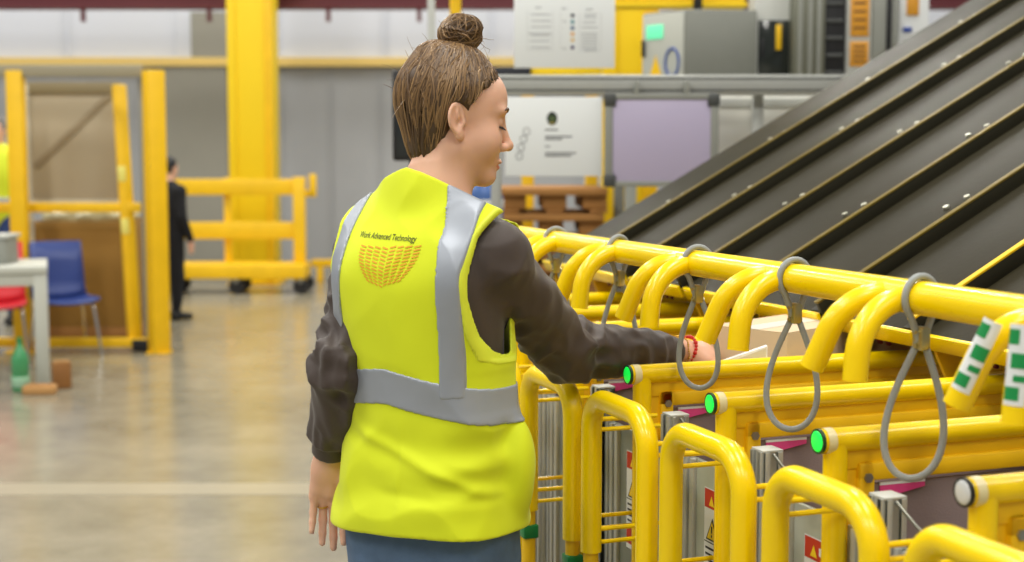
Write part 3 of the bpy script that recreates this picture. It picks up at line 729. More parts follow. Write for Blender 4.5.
# --- hanging cord loops
def cord(px, py, wpx, label, k):
    s = hit(px, py-60, PB)[0]
    zbot = hit(px, py, PB-0.0)[1]
    return s, zbot
loops = [(-1, None), (0, (905, 481)), (1, (793, 436)), (2, (697, 394)), (3, None), (4, None)]
llab = {0: 'grey cord loop hanging lowest, nearest of the five on the yellow rail', 1: 'grey cord loop hanging second from the right above the green lamp', 2: 'grey cord loop hanging before the hand of the woman',
        3: 'grey cord loop passing behind the reaching sleeve, fourth from the right', 4: 'grey cord loop at the shoulder of the woman, farthest of the five'}
tops = {0: (908, 286), 1: (785, 262), 2: (690, 250), 3: (613, 232), 4: (551, 228)}
for k in range(5):
    s, _ = hit(*tops[k], PB); s -= 0.034
    zb2 = {0: hit(905, 481, PB-0.03)[1], 1: hit(793, 436, PB-0.03)[1], 2: hit(697, 394, PB-0.03)[1]}.get(k, ZB-0.245)
    o = empty('cord_loop', nh*PB+dh*s+Vector((0, 0, ZB)), ROWROT+[0.1, 0.0, -0.1, 0.3, -0.2][k]); tag(o, llab[k], 'cord loop', 'grey cord loops on the hook rail')
    rc = 0.0052; R = 0.0245+rc+0.0015
    H = zb2-ZB
    tw = [0.03, -0.02, 0.02, -0.04, 0.02][k]
    ring = [(R*math.cos(a)*0.9, 0.004*math.sin(a*0.5), R*math.sin(a)) for a in np.linspace(-0.9, PI+0.9, 20)]
    hw = [0.043, 0.044, 0.040, 0.038, 0.036][k]
    zc = -R-0.03
    # one continuous cord: up from the clamp, round the rail, back to the clamp, then the teardrop
    pth = [(0.004, 0, zc)]+ring+[(-0.004, 0, zc)]
    MB().tube(pth, rc, 10).build('rail_turn', GREYCORD, o)
    lp = []
    for q in np.linspace(0.0, 2*PI, 44):
        yy = hw*1.22*math.sin(q)*abs(math.sin(q/2))**1.25
        yy += 0.004*math.cos(q/2)
        ca = math.radians(52); sw = [-0.014, -0.005, 0.004, 0, 0][k]*math.sin(q/2)**2
        lp.append((-math.sin(ca)*yy+sw, math.cos(ca)*yy, zc+(H-zc)*(1-math.cos(q))/2))
    MB().tube(lp, rc, 10).build('loop', GREYCORD, o)
    mb = MB(); mb.box((0, 0, zc+0.004), (0.017, 0.022, 0.034), bev=0.004); mb.tube([(-0.014, 0, zc+0.014), (0.014, 0, zc+0.014)], 0.004, 8); mb.tube([(-0.012, 0.0, zc-0.006), (0.012, 0, zc-0.006)], 0.004, 8); mb.build('clamp', BRASS, o)
# --- chutes
Ccal = [(729, 292), (622, 258)]
lines = []
def isect(x, y, sl):          # image point of a lane line on the line from the vanishing point with slope .143
    X = (155-y+sl*x)/(sl-0.143); return X, 155+0.143*X
LN = [(740, 167, -.65), (750, 199, -.64), (825, 199, -.63), (900, 199, -.63), (1000, 199, -.655)]
ci = [isect(*l) for l in LN]
PC = pcal([c[0] for c in ci[::-1]], [c[1] for c in ci[::-1]])
sc_ = [hit(*c, PC) for c in ci]; ZC = sum(c[1] for c in sc_)/5
SC = sum(c[0]+i*PITCHS for i, c in enumerate(sc_))/5          # line 1
AL = math.radians(28.6)
e = Vector((math.cos(AL), 0, math.sin(AL)))                   # in row-local axes
nn = Vector((-math.sin(AL), 0, math.cos(AL)))
t0 = -0.145
print('chute', PC, ZC, SC)
lane_lab = ['dark steel chute lane at the far left edge of the bank', 'second dark steel chute lane from the far left edge', 'third dark steel chute lane from the far left edge', 'fourth dark steel chute lane from the far left edge, mid bank',
            'dark steel chute lane ending above the hanging cord near the hand', 'dark steel chute lane ending right of the second cord loop', 'dark steel chute lane ending behind the nearest cord loop', 'dark steel chute lane cut off by the right edge of the picture']
Lc = 4.3
def lane(k):
    t = empty('chute_lane', (0, 0, 0))
    wl = PITCHS
    T = Matrix(((e.x, 0, nn.x, 0), (0, 1, 0, 0), (e.z, 0, nn.z, ZC), (0, 0, 0, 1)))
    RM = T.to_3x3()
    def P(u, y, v): return T @ Vector((u, y, v))
    def cbox(c, s, name, m, bev=0.0, par=None):
        mb = MB(); mb.box(P(*c), s, RM, bev=bev); return mb.build(name, m, par or t)
    # lane spans y from 0 (far divider) to -wl
    cbox(((t0+Lc)/2, -wl/2, -0.004), (Lc-t0, wl-0.014, 0.008), 'slide_sheet', CHUTE, 0.002)
    # raised edge flange at the near side with a step down to the next lane
    cbox(((t0+Lc)/2, -wl+0.012, 0.008), (Lc-t0, 0.012, 0.034), 'divider_wall', CHUTED, 0.002)
    cbox(((t0+Lc)/2, -wl+0.013, 0.027), (Lc-t0, 0.016, 0.005), 'edge_strip', YELD if k > 4 else mat('dull_olive_edge', rgb(112, 94, 28), 0.45, 0.3, spec=0.3, var=0.2, scale=5), 0.001)  # strip is duller olive on the farther lanes, yellow on the nearer ones
    cbox(((t0+Lc)/2, -wl+0.035, 0.003), (Lc-t0, 0.03, 0.006), 'edge_flange', CHUTED, 0.002)
    for u in np.arange(0.25, 2.6, 0.42):
        for du_, y_ in ((0, -wl+0.118), (0.05, -wl+0.100)):
            mb = MB(); c = P(u+du_+0.03*((k*5) % 3), y_, 0.001); mb.tube([c, c+RM @ Vector((0, 0, 0.006))], 0.0075, 8); mb.build('bolt', mat('zinc_bolt', rgb(190, 188, 170), 0.4, 0.5), t)
    # lower lip and bracket
    mb = MB(); mb.box(P(t0-0.006, -wl/2, -0.014), (0.010, wl-0.03, 0.034), RM, bev=0.002); mb.build('end_lip', YEL, t)
    mb = MB(); a_ = P(t0+0.0, -0.02, -0.012); mb.prism([a_, a_+Vector((0.10, 0, 0.045)), a_+Vector((0.06, 0, -0.12))], (0, -0.01, 0), 0.002); mb.build('gusset', YELD, t)
    mb = MB(); 
    for i in range(4): mb.box(P(t0+0.03, -0.06-i*0.03, -0.05), (0.006, 0.012, 0.05), RM, bev=0.001)
    mb.build('brush_strip', mat('dark_red_bristle', rgb(110, 34, 50), 0.8), t)
    MB().box(P(t0+0.25, -wl/2, -0.045), (0.05, wl*0.9, 0.05), RM, bev=0.004).build('under_brace', DARKGREY, t)
    return t
for k in range(8):
    o = lane(k); sL = SC-(k-1)*PITCHS
    o.location = ROOT(sL, PC); o.rotation_euler = (0, 0, ROWROT)
    tag(o, lane_lab[k], 'chute', 'chute lanes of the sorting bank')
# support frame under the chutes
t = empty('chute_stand', ROOT(SC-3*PITCHS, PC+0.15), ROWROT); tag(t, 'yellow support frame under the lower ends of the chutes', 'stand')
for (x, z, r) in ((0.22, ZC+0.03, 0.035), (0.75, ZC+0.32, 0.035)):
    MB().box((x, 0, z), (0.06, 8.2*PITCHS, 0.05), bev=0.006).build('cross_beam', YELD, t)
for y in (-4.1*PITCHS, 4.1*PITCHS):
    for x, z in ((0.22, ZC+0.02), (0.75, ZC+0.31), (2.9, 2.6)):
        MB().box((x, y, z/2), (0.06, 0.06, z), bev=0.006).build('upright', YELD, t)
MB().box((2.9, 0, 2.50), (0.08, 8.2*PITCHS, 0.08), bev=0.006).build('top_beam', YELD, t)
for i in range(-3, 5): MB().tube([(0.22, i*PITCHS, ZC-0.25), (-0.16, i*PITCHS-0.01, ZC-0.06)], 0.012, 8).build('strut', YELD, t)
# --- parcels in the bays
def carton(c, s, rz, label, tape=True, m=CARD, tilt=0.0):
    o = empty('cardboard_box', c, rz); tag(o, label, 'box')
    mb = MB(); mb.box((0, 0, s[2]/2), s, Matrix.Rotation(tilt, 3, 'Y'), bev=0.003); b = mb.build('carton', m, o)
    if tape:
        MB().box((0, 0, s[2]+0.0018), (s[0]*0.99, 0.05, 0.0012), Matrix.Rotation(tilt, 3, 'Y')).build('packing_tape', mat('pale_tape', rgb(226, 222, 210), 0.3), o)
    for sy in (-1, 1): MB().box((0, sy*(s[1]/4+0.001), s[2]+0.0002), (s[0]*0.995, s[1]/2-0.004, 0.002), Matrix.Rotation(tilt, 3, 'Y')).build('flap', m, o)
    return o
sH = S0+3*PITCHS
BEIGE = mat('beige_carton', rgb(206, 182, 146), 0.8, var=0.06, scale=10)
zt0 = 0.627
pc = at(762, 335, 2.78)
carton(RW(1.575, sH+PITCHS*0.51, zt0), (0.30, 0.19, pc.z-zt0+0.0), ROWROT+0.45, 'beige cardboard box with pale tape, just right of the reaching hand', True, BEIGE)
carton(RW(1.89, sH+PITCHS*0.47, zt0), (0.15, 0.22, 0.50), ROWROT-0.1, 'upright brown cardboard box behind the beige one near the hand', True, CARD)
carton(RW(1.42, sH-PITCHS*0.5, zt0), (0.26, 0.18, 0.27), ROWROT+0.15, 'brown cardboard box low in the bay below the reaching hand', True, CARD)
carton(RW(1.45, sH-1.5*PITCHS, zt0), (0.3, 0.22, 0.24), ROWROT+0.1, 'tan cardboard box low in the bay behind the middle green lamp', True, BEIGE)

a_ = at(722, 361, 2.785); b_ = at(768, 345, 2.785)
t = empty('padded_envelope', (a_.x, 2.785, zt0)); tag(t, 'white padded envelope standing between the hand and the beige box', 'envelope')
wE = b_.x-a_.x
MB().prism([(0, 0, 0), (wE, 0, 0), (wE, 0, b_.z-zt0), (0, 0, a_.z-zt0)], (0, 0.014, 0), 0.004).build('envelope_body', mat('white_envelope', rgb(236, 234, 228), 0.4), t)
MB().prism([(0.004, -0.0012, a_.z-zt0-0.05), (wE-0.004, -0.0012, b_.z-zt0-0.05), (wE-0.004, -0.0012, b_.z-zt0-0.006), (0.004, -0.0012, a_.z-zt0-0.006)], (0, 0.001, 0)).build('sealing_flap', mat('grey_flap', rgb(214, 212, 206), 0.4), t)
# ------------------------------------------------------------------ guarded work corner at the left
GY = 10.5
X = lambda px, Y=GY: at(px, 155, Y).x
Z = lambda py, Y=GY: at(512, py, Y).z
def fl(py): return 1.5*0+at(512, py, 1).y   # unused
t = empty('guard_fence', (X(80), GY, 0)); tag(t, 'yellow machine guard fence with a grey top rail at the left', 'fence')
ox = X(80)
zt = Z(70)
mb = MB(); mb.box((X(153)-ox, 0.06, zt/2), (0.135, 0.135, zt), Rz(0.62), bev=0.008); mb.build('corner_post', YELD, t)
MB().box((X(153)-ox, 0.06, 0.008), (0.17, 0.17, 0.012), bev=0.003).build('foot_plate', YELD, t)
MB().box((X(13)-ox, 0.1, zt/2), (X(22)-X(6), 0.1, zt), bev=0.008).build('post', YELD, t)
MB().box((X(13)-ox, 0.1, 0.008), (0.22, 0.22, 0.016), bev=0.003).build('foot_plate', YELD, t)
MB().box((X(-60)-ox, 0.1, zt/2), (0.11, 0.1, zt), bev=0.008).build('post', YELD, t)
zr0, zr1 = Z(76), Z(64)
MB().box(((X(-70)+X(141))/2-ox, 0.1, (zr0+zr1)/2), (X(141)-X(-70), 0.06, zr1-zr0), bev=0.006).build('top_rail', mat('taupe_rail', rgb(150, 142, 118), 0.5), t)
MB().box(((X(-70)+X(150))/2-ox, 0.14, 0.07), (X(150)-X(-70), 0.05, 0.07), bev=0.006).build('bottom_rail', YELD, t)
MB().box(((X(-70)+X(135))/2-ox, 0.3, Z(209)), (X(135)-X(-70), 0.05, 0.075), bev=0.008).build('middle_rail', YELD, t)
MB().box((X(137)-ox, 0.15, 0.05), (0.2, 0.12, 0.09), bev=0.01).build('rubber_foot', BLACK, t)
MB().box((X(137)-ox, 0.2, (zt)/2), (0.05, 0.05, zt-0.1), bev=0.004).build('grey_stile', GREYPAINT, t)
# sliding guard door with beige infill and a diagonal brace
DY = 11.1
x0, x1 = X(24, DY), X(122, DY); zb, zt2 = Z(206, DY), Z(84, DY)
t = empty('guard_door', ((x0+x1)/2, DY, 0)); tag(t, 'beige infill panel with a diagonal brace inside the guard fence', 'guard panel')
w = x1-x0
BEI = mat('beige_infill', rgb(172, 160, 136), 0.7, var=0.05, scale=4)
MB().box((0, 0, (zb+zt2)/2), (w-0.04, 0.02, zt2-zb-0.04), bev=0.002).build('infill', BEI, t)
PB_ = mat('pale_beige_frame', rgb(190, 184, 166), 0.6)
MB().box((-w/2+0.025, -0.01, zt2/2), (0.07, 0.05, zt2), bev=0.005).build('stile', PB_, t)
MB().box((0, -0.012, zt2-0.03), (w, 0.04, 0.09), bev=0.005).build('top_bar', mat('brown_grey_bar', rgb(134, 122, 92), 0.6), t)
MB().box((0, -0.01, zb+0.02), (w, 0.04, 0.06), bev=0.005).build('bottom_bar', PB_, t)
dx = w*0.82; dz = (zt2-zb)*0.62; an = math.atan2(dz, dx)
MB().box((0.02, -0.016, zt2-0.06-dz/2), (math.hypot(dx, dz), 0.014, 0.05), Matrix.Rotation(-an, 3, 'Y'), bev=0.003).build('diagonal_brace', mat('brace_beige', rgb(146, 132, 106), 0.7), t)
# leaning yellow stile
a = at(119, 85, 10.9); b = at(135, 340, 10.7)
t = empty('leaning_bar', (b.x, b.y, 0)); tag(t, 'slim yellow bar leaning slightly beside the corner post of the guard fence', 'bar')
b2 = Vector((b.x, b.y, 0.03)); 
mb = MB(); L = (a-b2).length; dirv = (a-b2).normalized()
R_ = dirv.to_track_quat('Z', 'Y').to_matrix()
mb.box((a+b2)/2, (0.10, 0.06, L), R_, bev=0.008); mb.build('bar_profile', YELD, t, world=True)
for q in (0.46, 0.66): MB().box(b2+dirv*(L*q)+Vector((-0.01, -0.035, 0)), (0.06, 0.02, 0.12), R_, bev=0.004).build('reflector', mat('pale_yellow_reflector', rgb(236, 226, 120), 0.4), t, world=True)
# big brown box with crumpled plastic on it
BYY = 11.2
x0, x1 = X(26, BYY), X(131, BYY); zt = Z(222, BYY)
t = empty('cardboard_crate', ((x0+x1)/2, BYY+0.45, 0)); tag(t, 'big brown cardboard bulk box behind the blue chair', 'box')
w = x1-x0
MB().box((0, 0, 0.06), (w, 0.9, 0.12), bev=0.005).build('pallet_base', WOOD, t)
mb = MB()
for s in (-1, 1):
    mb.box((s*(w/2-0.01), 0, 0.12+(zt-0.12)/2), (0.02, 0.9, zt-0.12), bev=0.004); mb.box((0, s*0.44, 0.12+(zt-0.12)/2), (w, 0.02, zt-0.12), bev=0.004)
mb.box((0, 0, zt-0.1), (w-0.03, 0.86, 0.012))
mb.build('carton_wall', CARDD, t)
for s in (-1, 1): MB().box((0, s*0.452, zt-0.02), (w*0.999, 0.006, 0.05), bev=0.001).build('top_edge', mat('cardboard_edge', rgb(178, 140, 76), 0.8), t)
def lump(P):
    q = P-np.array([X(72, BYY), BYY+0.3, zt+0.02])
    d = ell(q, (0, 0, 0), (0.34, 0.26, 0.12))
    d = smin(d, ell(q, (0.24, 0.0, 0.01), (0.2, 0.2, 0.09)), 0.05)
    return smax(d+0.02*noise(P*11)+0.012*noise(P*25), (zt-0.093-P[:, 2]), 0.01)
V, F = sdf_mesh(lump, (X(72, BYY)-.5, BYY-.1, zt-.15), (X(72, BYY)+.6, BYY+.75, zt+.25), 0.018)
o = np_obj('plastic_sheet', V, F, mat('pale_film', rgb(206, 198, 160), 0.25, var=0.1)); tag(o, 'crumpled pale plastic film lying on the big brown box', 'plastic film')
# table
TY = 9.1
x1 = X(44, TY); zt = Z(266, TY)
TA = -math.atan2(x1, TY)
t = empty('work_table', (x1-0.6*math.cos(TA)-0.36*math.sin(TA), TY+0.36*math.cos(TA)-0.6*math.sin(TA), 0), TA); tag(t, 'white work table cut off by the left edge, in front of the chairs', 'table')
TW = mat('table_white', rgb(190, 192, 182), 0.45)
MB().box((0, 0, zt-0.025), (1.2, 0.72, 0.05), bev=0.006).build('tabletop', TW, t)
MB().box((0, -0.33, zt-0.085), (1.16, 0.03, 0.09), bev=0.004).build('apron', TW, t)
MB().box((0, 0.33, zt-0.085), (1.12, 0.03, 0.09), bev=0.004).build('apron', TW, t)
for sx in (-1, 1):
    for sy in (-1, 1): MB().box((sx*0.553, sy*0.31, (zt-0.04)/2), (0.088, 0.08, zt-0.04), bev=0.006).build('leg', TW, t)
# grey box on the table
t = empty('storage_bin', (X(-5, TY+.3), TY+0.25, zt)); tag(t, 'grey lidded storage bin on the white table, before the red chair', 'bin')
MB().prism([(-0.16, -0.12, 0), (0.11, -0.12, 0), (0.11, 0.13, 0), (-0.16, 0.13, 0)], (0, 0, 0.17), 0.012).build('bin_body', GREYPAINT, t)
MB().box((-0.025, 0.005, 0.183), (0.30, 0.275, 0.024), bev=0.006).build('bin_lid', PALEGREY, t)
MB().box((-0.03, -0.124, 0.10), (0.09, 0.012, 0.03), bev=0.004).build('bin_handle', DARKGREY, t)
# shell chairs
def chair(m, name):
    t = empty('shell_chair', (0, 0, 0))
    # seat and back sweep along one curve; faces +x
    prof = [(0.24, 0.405), (0.225, 0.425), (0.1, 0.42), (-0.08, 0.412), (-0.15, 0.425), (-0.185, 0.47), (-0.2, 0.56), (-0.22, 0.70), (-0.25, 0.86)]
    def strip(pr, name, w0, w1):
        bm = bmesh.new(); N = 8; rows = []
        for i, (x, z) in enumerate(pr):
            w = w0+(w1-w0)*i/(len(pr)-1); row = []
            for j in range(N+1):
                y = (j/N-0.5)*2; cup = 0.03*abs(y)**2.5
                row.append(bm.verts.new((x+(cup if z > 0.5 else 0), y*w, z+(cup if z <= 0.5 else 0))))
            rows.append(row)
        for A, B in zip(rows, rows[1:]):
            for j in range(N): bm.faces.new((A[j], A[j+1], B[j+1], B[j]))
        me = bpy.data.meshes.new(name); bmesh.ops.recalc_face_normals(bm, faces=bm.faces[:])
        bmesh.ops.solidify(bm, geom=bm.faces[:], thickness=0.012)
        for f in bm.faces: f.smooth = True
        bm.to_mesh(me); bm.free(); me.materials.append(m); o = bpy.data.objects.new(name, me); COL.objects.link(o); o.parent = t; return o
    strip(prof[:5], 'seat', 0.2, 0.205); strip(prof[4:], 'backrest', 0.205, 0.19)
    for sx in (-1, 1):
        for sy in (-1, 1):
            MB().tube(fillet([(sx*0.05, sy*0.13, 0.405), (sx*0.16, sy*0.17, 0.40), (sx*0.215, sy*0.21, 0.0)], 0.05, 5), 0.011, 10).build('leg', CHROME, t)
    MB().box((0, 0, 0.4), (0.2, 0.28, 0.012), bev=0.003).build('mounting_plate', DARKGREY, t)
    return t
BLUE = mat('blue_plastic', rgb(40, 62, 128), 0.4, var=0.05)
REDP = mat('red_plastic', rgb(205, 28, 42), 0.4)
c = chair(BLUE, 'b'); c.location = (X(60, 10.5), 10.5, 0); c.rotation_euler = (0, 0, math.radians(-58)); c.scale = (1.0, 1.02, 0.98); tag(c, 'blue plastic shell chair with chrome legs before the brown bulk box', 'chair')
c2 = chair(REDP, 'r'); c2.location = (X(-8, 10.1), 10.1, 0); c2.rotation_euler = (0, 0, math.radians(-70)); tag(c2, 'red plastic shell chair tucked behind the white table', 'chair')
# bottle and blocks on the floor
PYB = at(512, 389, 1)
def floor_at(px, py):
    r = ray(px, py); tt = -1.5/r.z; return Vector((r.x*tt, r.y*tt, 0))
p = floor_at(21, 391)
t = empty('water_bottle', p); tag(t, 'green plastic bottle standing on the floor beside the table leg', 'bottle')
BOT = mat('green_bottle_plastic', rgb(96, 190, 130), 0.1, trans=0.55, var=0.05)
MB().lathe([(0.02, 0.0), (0.05, 0.002), (0.055, 0.012), (0.054, 0.1), (0.051, 0.105), (0.054, 0.11), (0.055, 0.2), (0.05, 0.225), (0.03, 0.27), (0.017, 0.3), (0.016, 0.325)], seg=24).build('bottle_body', BOT, t)
MB().lathe([(0.018, 0.32), (0.0185, 0.322), (0.0185, 0.342), (0.017, 0.345)], seg=20).build('bottle_cap', GREEN, t)
MB().lathe([(0.0556, 0.03), (0.0562, 0.031), (0.0562, 0.095), (0.0556, 0.096)], seg=24).build('bottle_label', mat('pale_green_label', rgb(150, 190, 160), 0.5), t)
p = floor_at(40, 394)
t = empty('wooden_block', p+Vector((0.0, 0.0, 0)), 0.1); tag(t, 'flat tan wooden block on the floor at the foot of the table leg', 'wooden block')
WB = mat('tan_wood', rgb(184, 138, 82), 0.7, var=0.15, scale=14)
MB().box((0, 0, 0.028), (0.2, 0.1, 0.056), bev=0.01).build('block', WB, t); MB().box((0, 0, 0.058), (0.17, 0.07, 0.006), bev=0.002).build('worn_top', WOOD, t)
p = floor_at(62, 388)
t = empty('wooden_block', p, 0.4); tag(t, 'upright brown wooden block on the floor right of the table leg', 'wooden block')
WD = mat('brown_wood', rgb(140, 94, 44), 0.7, var=0.2, scale=12)
MB().box((0, 0, 0.085), (0.115, 0.1, 0.17), bev=0.012).build('block', WD, t); MB().box((0, -0.03, 0.176), (0.1, 0.03, 0.014), bev=0.003).build('cleat', WB, t)

# rolling barrier
RY = 15.3
fx = lambda px: at(px, 155, RY).x
fz = lambda py: at(512, py, RY).z
ox = fx(245)
t = empty('rolling_barrier', (ox, RY, 0)); tag(t, 'long yellow rolling barrier trolley on casters before the wide column', 'barrier')
def bar(px0, py0, px1, py1, name, y=0, d=0.06, m=YELD):
    x0, x1, z1, z0 = fx(px0)-ox, fx(px1)-ox, fz(py0), fz(py1)
    return MB().box(((x0+x1)/2, y, (z0+z1)/2), (x1-x0, d, z1-z0), bev=0.008).build(name, m, t)
bar(150, 179, 301, 195, 'top_rail'); bar(150, 222, 301, 239, 'middle_rail'); bar(150, 263, 306, 277, 'base_rail', 0, 0.5)
bar(293, 177, 305, 281, 'end_post', -0.02, 0.08); bar(305, 190, 312, 197, 'hook_arm', 0, 0.04); bar(309, 174, 316, 197, 'hook_arm', 0, 0.04)
bar(222, 178, 229, 270, 'upright', 0.06, 0.05); bar(160, 178, 167, 270, 'upright', 0.06, 0.05)
for i, px in enumerate((238, 302, 176)):
    for y in (-0.2, 0.2):
        w = MB().tube([(fx(px)-ox, y-0.03, 0.085), (fx(px)-ox, y+0.03, 0.085)], 0.085, 20).build('caster_wheel', BLACK, t)
        MB().box((fx(px)-ox, y, 0.15), (0.05, 0.09, 0.06), bev=0.006).build('caster_fork', STEEL, w)
x0 = fx(305)
t = empty('floor_barrier', (fx(345), RY+1.2, 0)); tag(t, 'low yellow kerb rail on the floor left of the woman, beyond the trolley', 'barrier')
zz = at(512, 263, RY+1.2).z
MB().box((0, 0, zz), (1.1, 0.08, 0.09), bev=0.012).build('rail', YELD, t)
for s in (-0.45, 0.45): MB().box((s, 0, zz/2), (0.07, 0.07, zz), bev=0.006).build('foot', YELD, t)

# ------------------------------------------------------------------ two background workers
def bg_person(loc, rz, H, label, skin, top, top_lo, trousers, hair, vest=None, lean=0.0):
    k = H/1.75
    t = empty('person', loc, rz); tag(t, label, 'person')
    def tr(P): return P/k
    def head(P): 
        d = ell(P, (0, 0.02+lean, 1.635), (0.072, 0.092, 0.112))
        d = smin(d, cone(P, (0, 0.10+lean, 1.63), (0, 0.118+lean, 1.605), 0.012, 0.014), 0.012)
        for s in (-1, 1): d = smin(d, ell(P, (s*0.074, 0.01+lean, 1.63), (0.012, 0.02, 0.03)), 0.006)
        d = smin(d, ell(P, (0, 0.07+lean, 1.55), (0.04, 0.035, 0.03)), 0.03)
        return smin(d, cone(P, (0, -0.01+lean*.6, 1.42), (0, 0.0+lean, 1.56), 0.058, 0.055), 0.03)
    def torso(P, o=0):
        d = ell(P, (0, lean*.4, 1.24), (0.185+o, 0.125+o, 0.27+o)); d = smin(d, ell(P, (0, 0, 0.98), (0.165+o, 0.12+o, 0.16+o)), 0.08)
        for s in (-1, 1): d = smin(d, cone(P, (s*0.04, lean*.6, 1.42), (s*0.17, lean*.4, 1.39), 0.06+o, 0.055+o), 0.04)
        return d
    def arms(P, o=0):
        d = 9
        for s in (-1, 1):
            d = np.minimum(d, np.minimum(cone(P, (s*0.19, lean*.4, 1.39), (s*0.235, -0.02, 1.12), 0.052+o, 0.042+o), cone(P, (s*0.235, -0.02, 1.12), (s*0.225, 0.09, 0.88), 0.042+o, 0.03+o)))
        return d
    def hands(P):
        d = 9
        for s in (-1, 1):
            d = np.minimum(d, ell(P, (s*0.222, 0.105, 0.82), (0.018, 0.04, 0.055)))
            for i in range(4): d = smin(d, cone(P, (s*0.222, 0.08+i*0.018, 0.79), (s*0.215, 0.085+i*0.02, 0.71+abs(i-1.5)*.008), 0.0095, 0.0075), 0.006)
            d = smin(d, cone(P, (s*0.215, 0.135, 0.84), (s*0.20, 0.155, 0.77), 0.011, 0.008), 0.008)
            d = smin(d, cone(P, (s*0.225, 0.09, 0.9), (s*0.222, 0.105, 0.83), 0.027, 0.024), 0.02)
        return d
    def legs(P, o=0):
        d = 9
        for s in (-1, 1):
            d = np.minimum(d, smin(cone(P, (s*0.09, 0, 0.9), (s*0.1, 0.02, 0.49), 0.088+o, 0.06+o), cone(P, (s*0.1, 0.02, 0.49), (s*0.1, -0.01, 0.1), 0.06+o, 0.042+o), 0.03))
        return d
    def feet(P):
        d = 9
        for s in (-1, 1): d = np.minimum(d, smin(cone(P, (s*0.1, -0.03, 0.055), (s*0.115, 0.16, 0.04), 0.052, 0.036), cone(P, (s*0.1, -0.01, 0.06), (s*0.1, -0.01, 0.12), 0.05, 0.045), 0.03))
        return smax(d, 0.004-P[:, 2], 0.004)
    def body(P):
        P = tr(P); d = smin(head(P), torso(P), 0.04); d = smin(d, arms(P), 0.04); d = smin(d, hands(P), 0.02); d = smin(d, legs(P), 0.04); return np.minimum(d, feet(P)+0.008)*k
    B = (np.array((-.34, -.25, -.02)), np.array((.34, .3, 1.8)))
    def mk(fn, name, m, hh=0.014, par=None):
        V, F = sdf_mesh(fn, B[0]*k, B[1]*k, hh); return np_obj(name, V, F, m, par or t, world=False, relax=1)
    mk(body, 'body', skin, 0.0095)
    mk(lambda P: smax(smin(torso(tr(P), 0.014), arms(tr(P), 0.013), 0.04), 0.80-tr(P)[:, 2], 0.01)*k+0.004*noise(P*12), 'jacket', top)
    mk(lambda P: smax(smin(legs(tr(P), 0.012), ell(tr(P), (0, 0, 0.97), (0.172, 0.128, 0.14)), 0.05), 0.07-tr(P)[:, 2], 0.01)*k+0.004*noise(P*10), 'trousers', trousers)
    mk(lambda P: feet(tr(P))*k, 'shoes', BLACK, 0.011)
    def hairf(P):
        P = tr(P); d = ell(P, (0, 0.008+lean, 1.655), (0.082, 0.1, 0.108)); return smax(d, 0.9*(P[:, 1]-lean-0.05-0.5*(P[:, 2]-1.655)), 0.01)*k+0.004*noise(P*40)
    mk(hairf, 'hair', hair, 0.009)
    if vest:
        v = mk(lambda P: smax(smax(torso(tr(P), 0.024), 0.82-tr(P)[:, 2], 0.01), np.abs(tr(P)[:, 0])-0.165, 0.01)*k, 'safety_vest', vest)
        mk(lambda P: smax(torso(tr(P), 0.028), np.abs(tr(P)[:, 2]-1.05)-0.03, 0.004)*k, 'reflective_band', mat('grey_reflective', rgb(170, 174, 178), 0.4), par=v)
    return t
SKIN = mat('skin', rgb(230, 180, 152), 0.45, var=0.05, scale=30, sss=0.12, bump=0.05, bscale=500)
JET = mat('black_cloth', rgb(20, 21, 26), 0.9, var=0.2, scale=20)
pz = floor_at(172, 320)
bg_person(pz+Vector((-0.005, 0, 0)), math.radians(-38), 1.48, 'person in black clothes standing with their back turned beside the yellow guard post', SKIN, JET, JET, JET, mat('black_hair', rgb(16, 15, 16), 0.6))
bg_person(Vector((at(-3, 155, 12.4).x, 12.4, 0)), math.radians(178), 1.84, 'person in a yellow safety vest cut off by the left edge of the picture', SKIN, mat('grey_shirt', rgb(110, 112, 118), 0.9), JET, mat('blue_denim_far', rgb(50, 70, 120), 0.9), mat('grey_hair', rgb(120, 116, 112), 0.7), mat('vest_far', rgb(214, 226, 40), 0.7))
# ------------------------------------------------------------------ the woman
PY0 = 2.5
PHI = math.radians(31)
O = np.array([(428-512)/FPX*PY0, PY0, 0.0])
F3 = np.array([math.sin(PHI), math.cos(PHI), 0]); R3 = np.array([math.cos(PHI), -math.sin(PHI), 0])
A = lambda px, py, Y: np.array(at(px, py, Y))
def tf(P):           # torso frame: lateral, forward, height
    Q = P-O; return Q@R3, Q@F3, P[:, 2]
def TW(r, f, z): return O+R3*r+F3*f+np.array([0, 0, z])
# --- torso loft
TZ = [0.70, 0.80, 0.86, 0.92, 1.00, 1.06, 1.14, 1.22, 1.29, 1.34, 1.385, 1.43, 1.50]
TWd = [0.150, 0.157, 0.157, 0.154, 0.146, 0.142, 0.146, 0.154, 0.158, 0.146, 0.108, 0.072, 0.055]
TDp = [0.125, 0.132, 0.130, 0.124, 0.114, 0.110, 0.114, 0.118, 0.118, 0.106, 0.085, 0.066, 0.05]
TCr = [0.002, 0.002, 0.002, 0.003, 0.006, 0.006, 0.004, 0.000, -0.002, 0.0, 0.0, 0.0, 0.0]
TCf = [0.00, 0.00, 0.00, 0.00, 0.00, 0.0, -0.005, -0.012, -0.014, -0.008, 0.0, 0.008, 0.014]
zf = np.linspace(TZ[0], TZ[-1], 200)
def smooth_tab(T):
    v = np.interp(zf, TZ, T); kx = np.hanning(25); kx /= kx.sum()
    return np.convolve(np.pad(v, 12, mode='edge'), kx, mode='valid')
TWd, TDp, TCr, TCf = map(smooth_tab, (TWd, TDp, TCr, TCf))
SHL = TW(-0.130, -0.005, 1.338); SHR = TW(0.134, 0.012, 1.338)
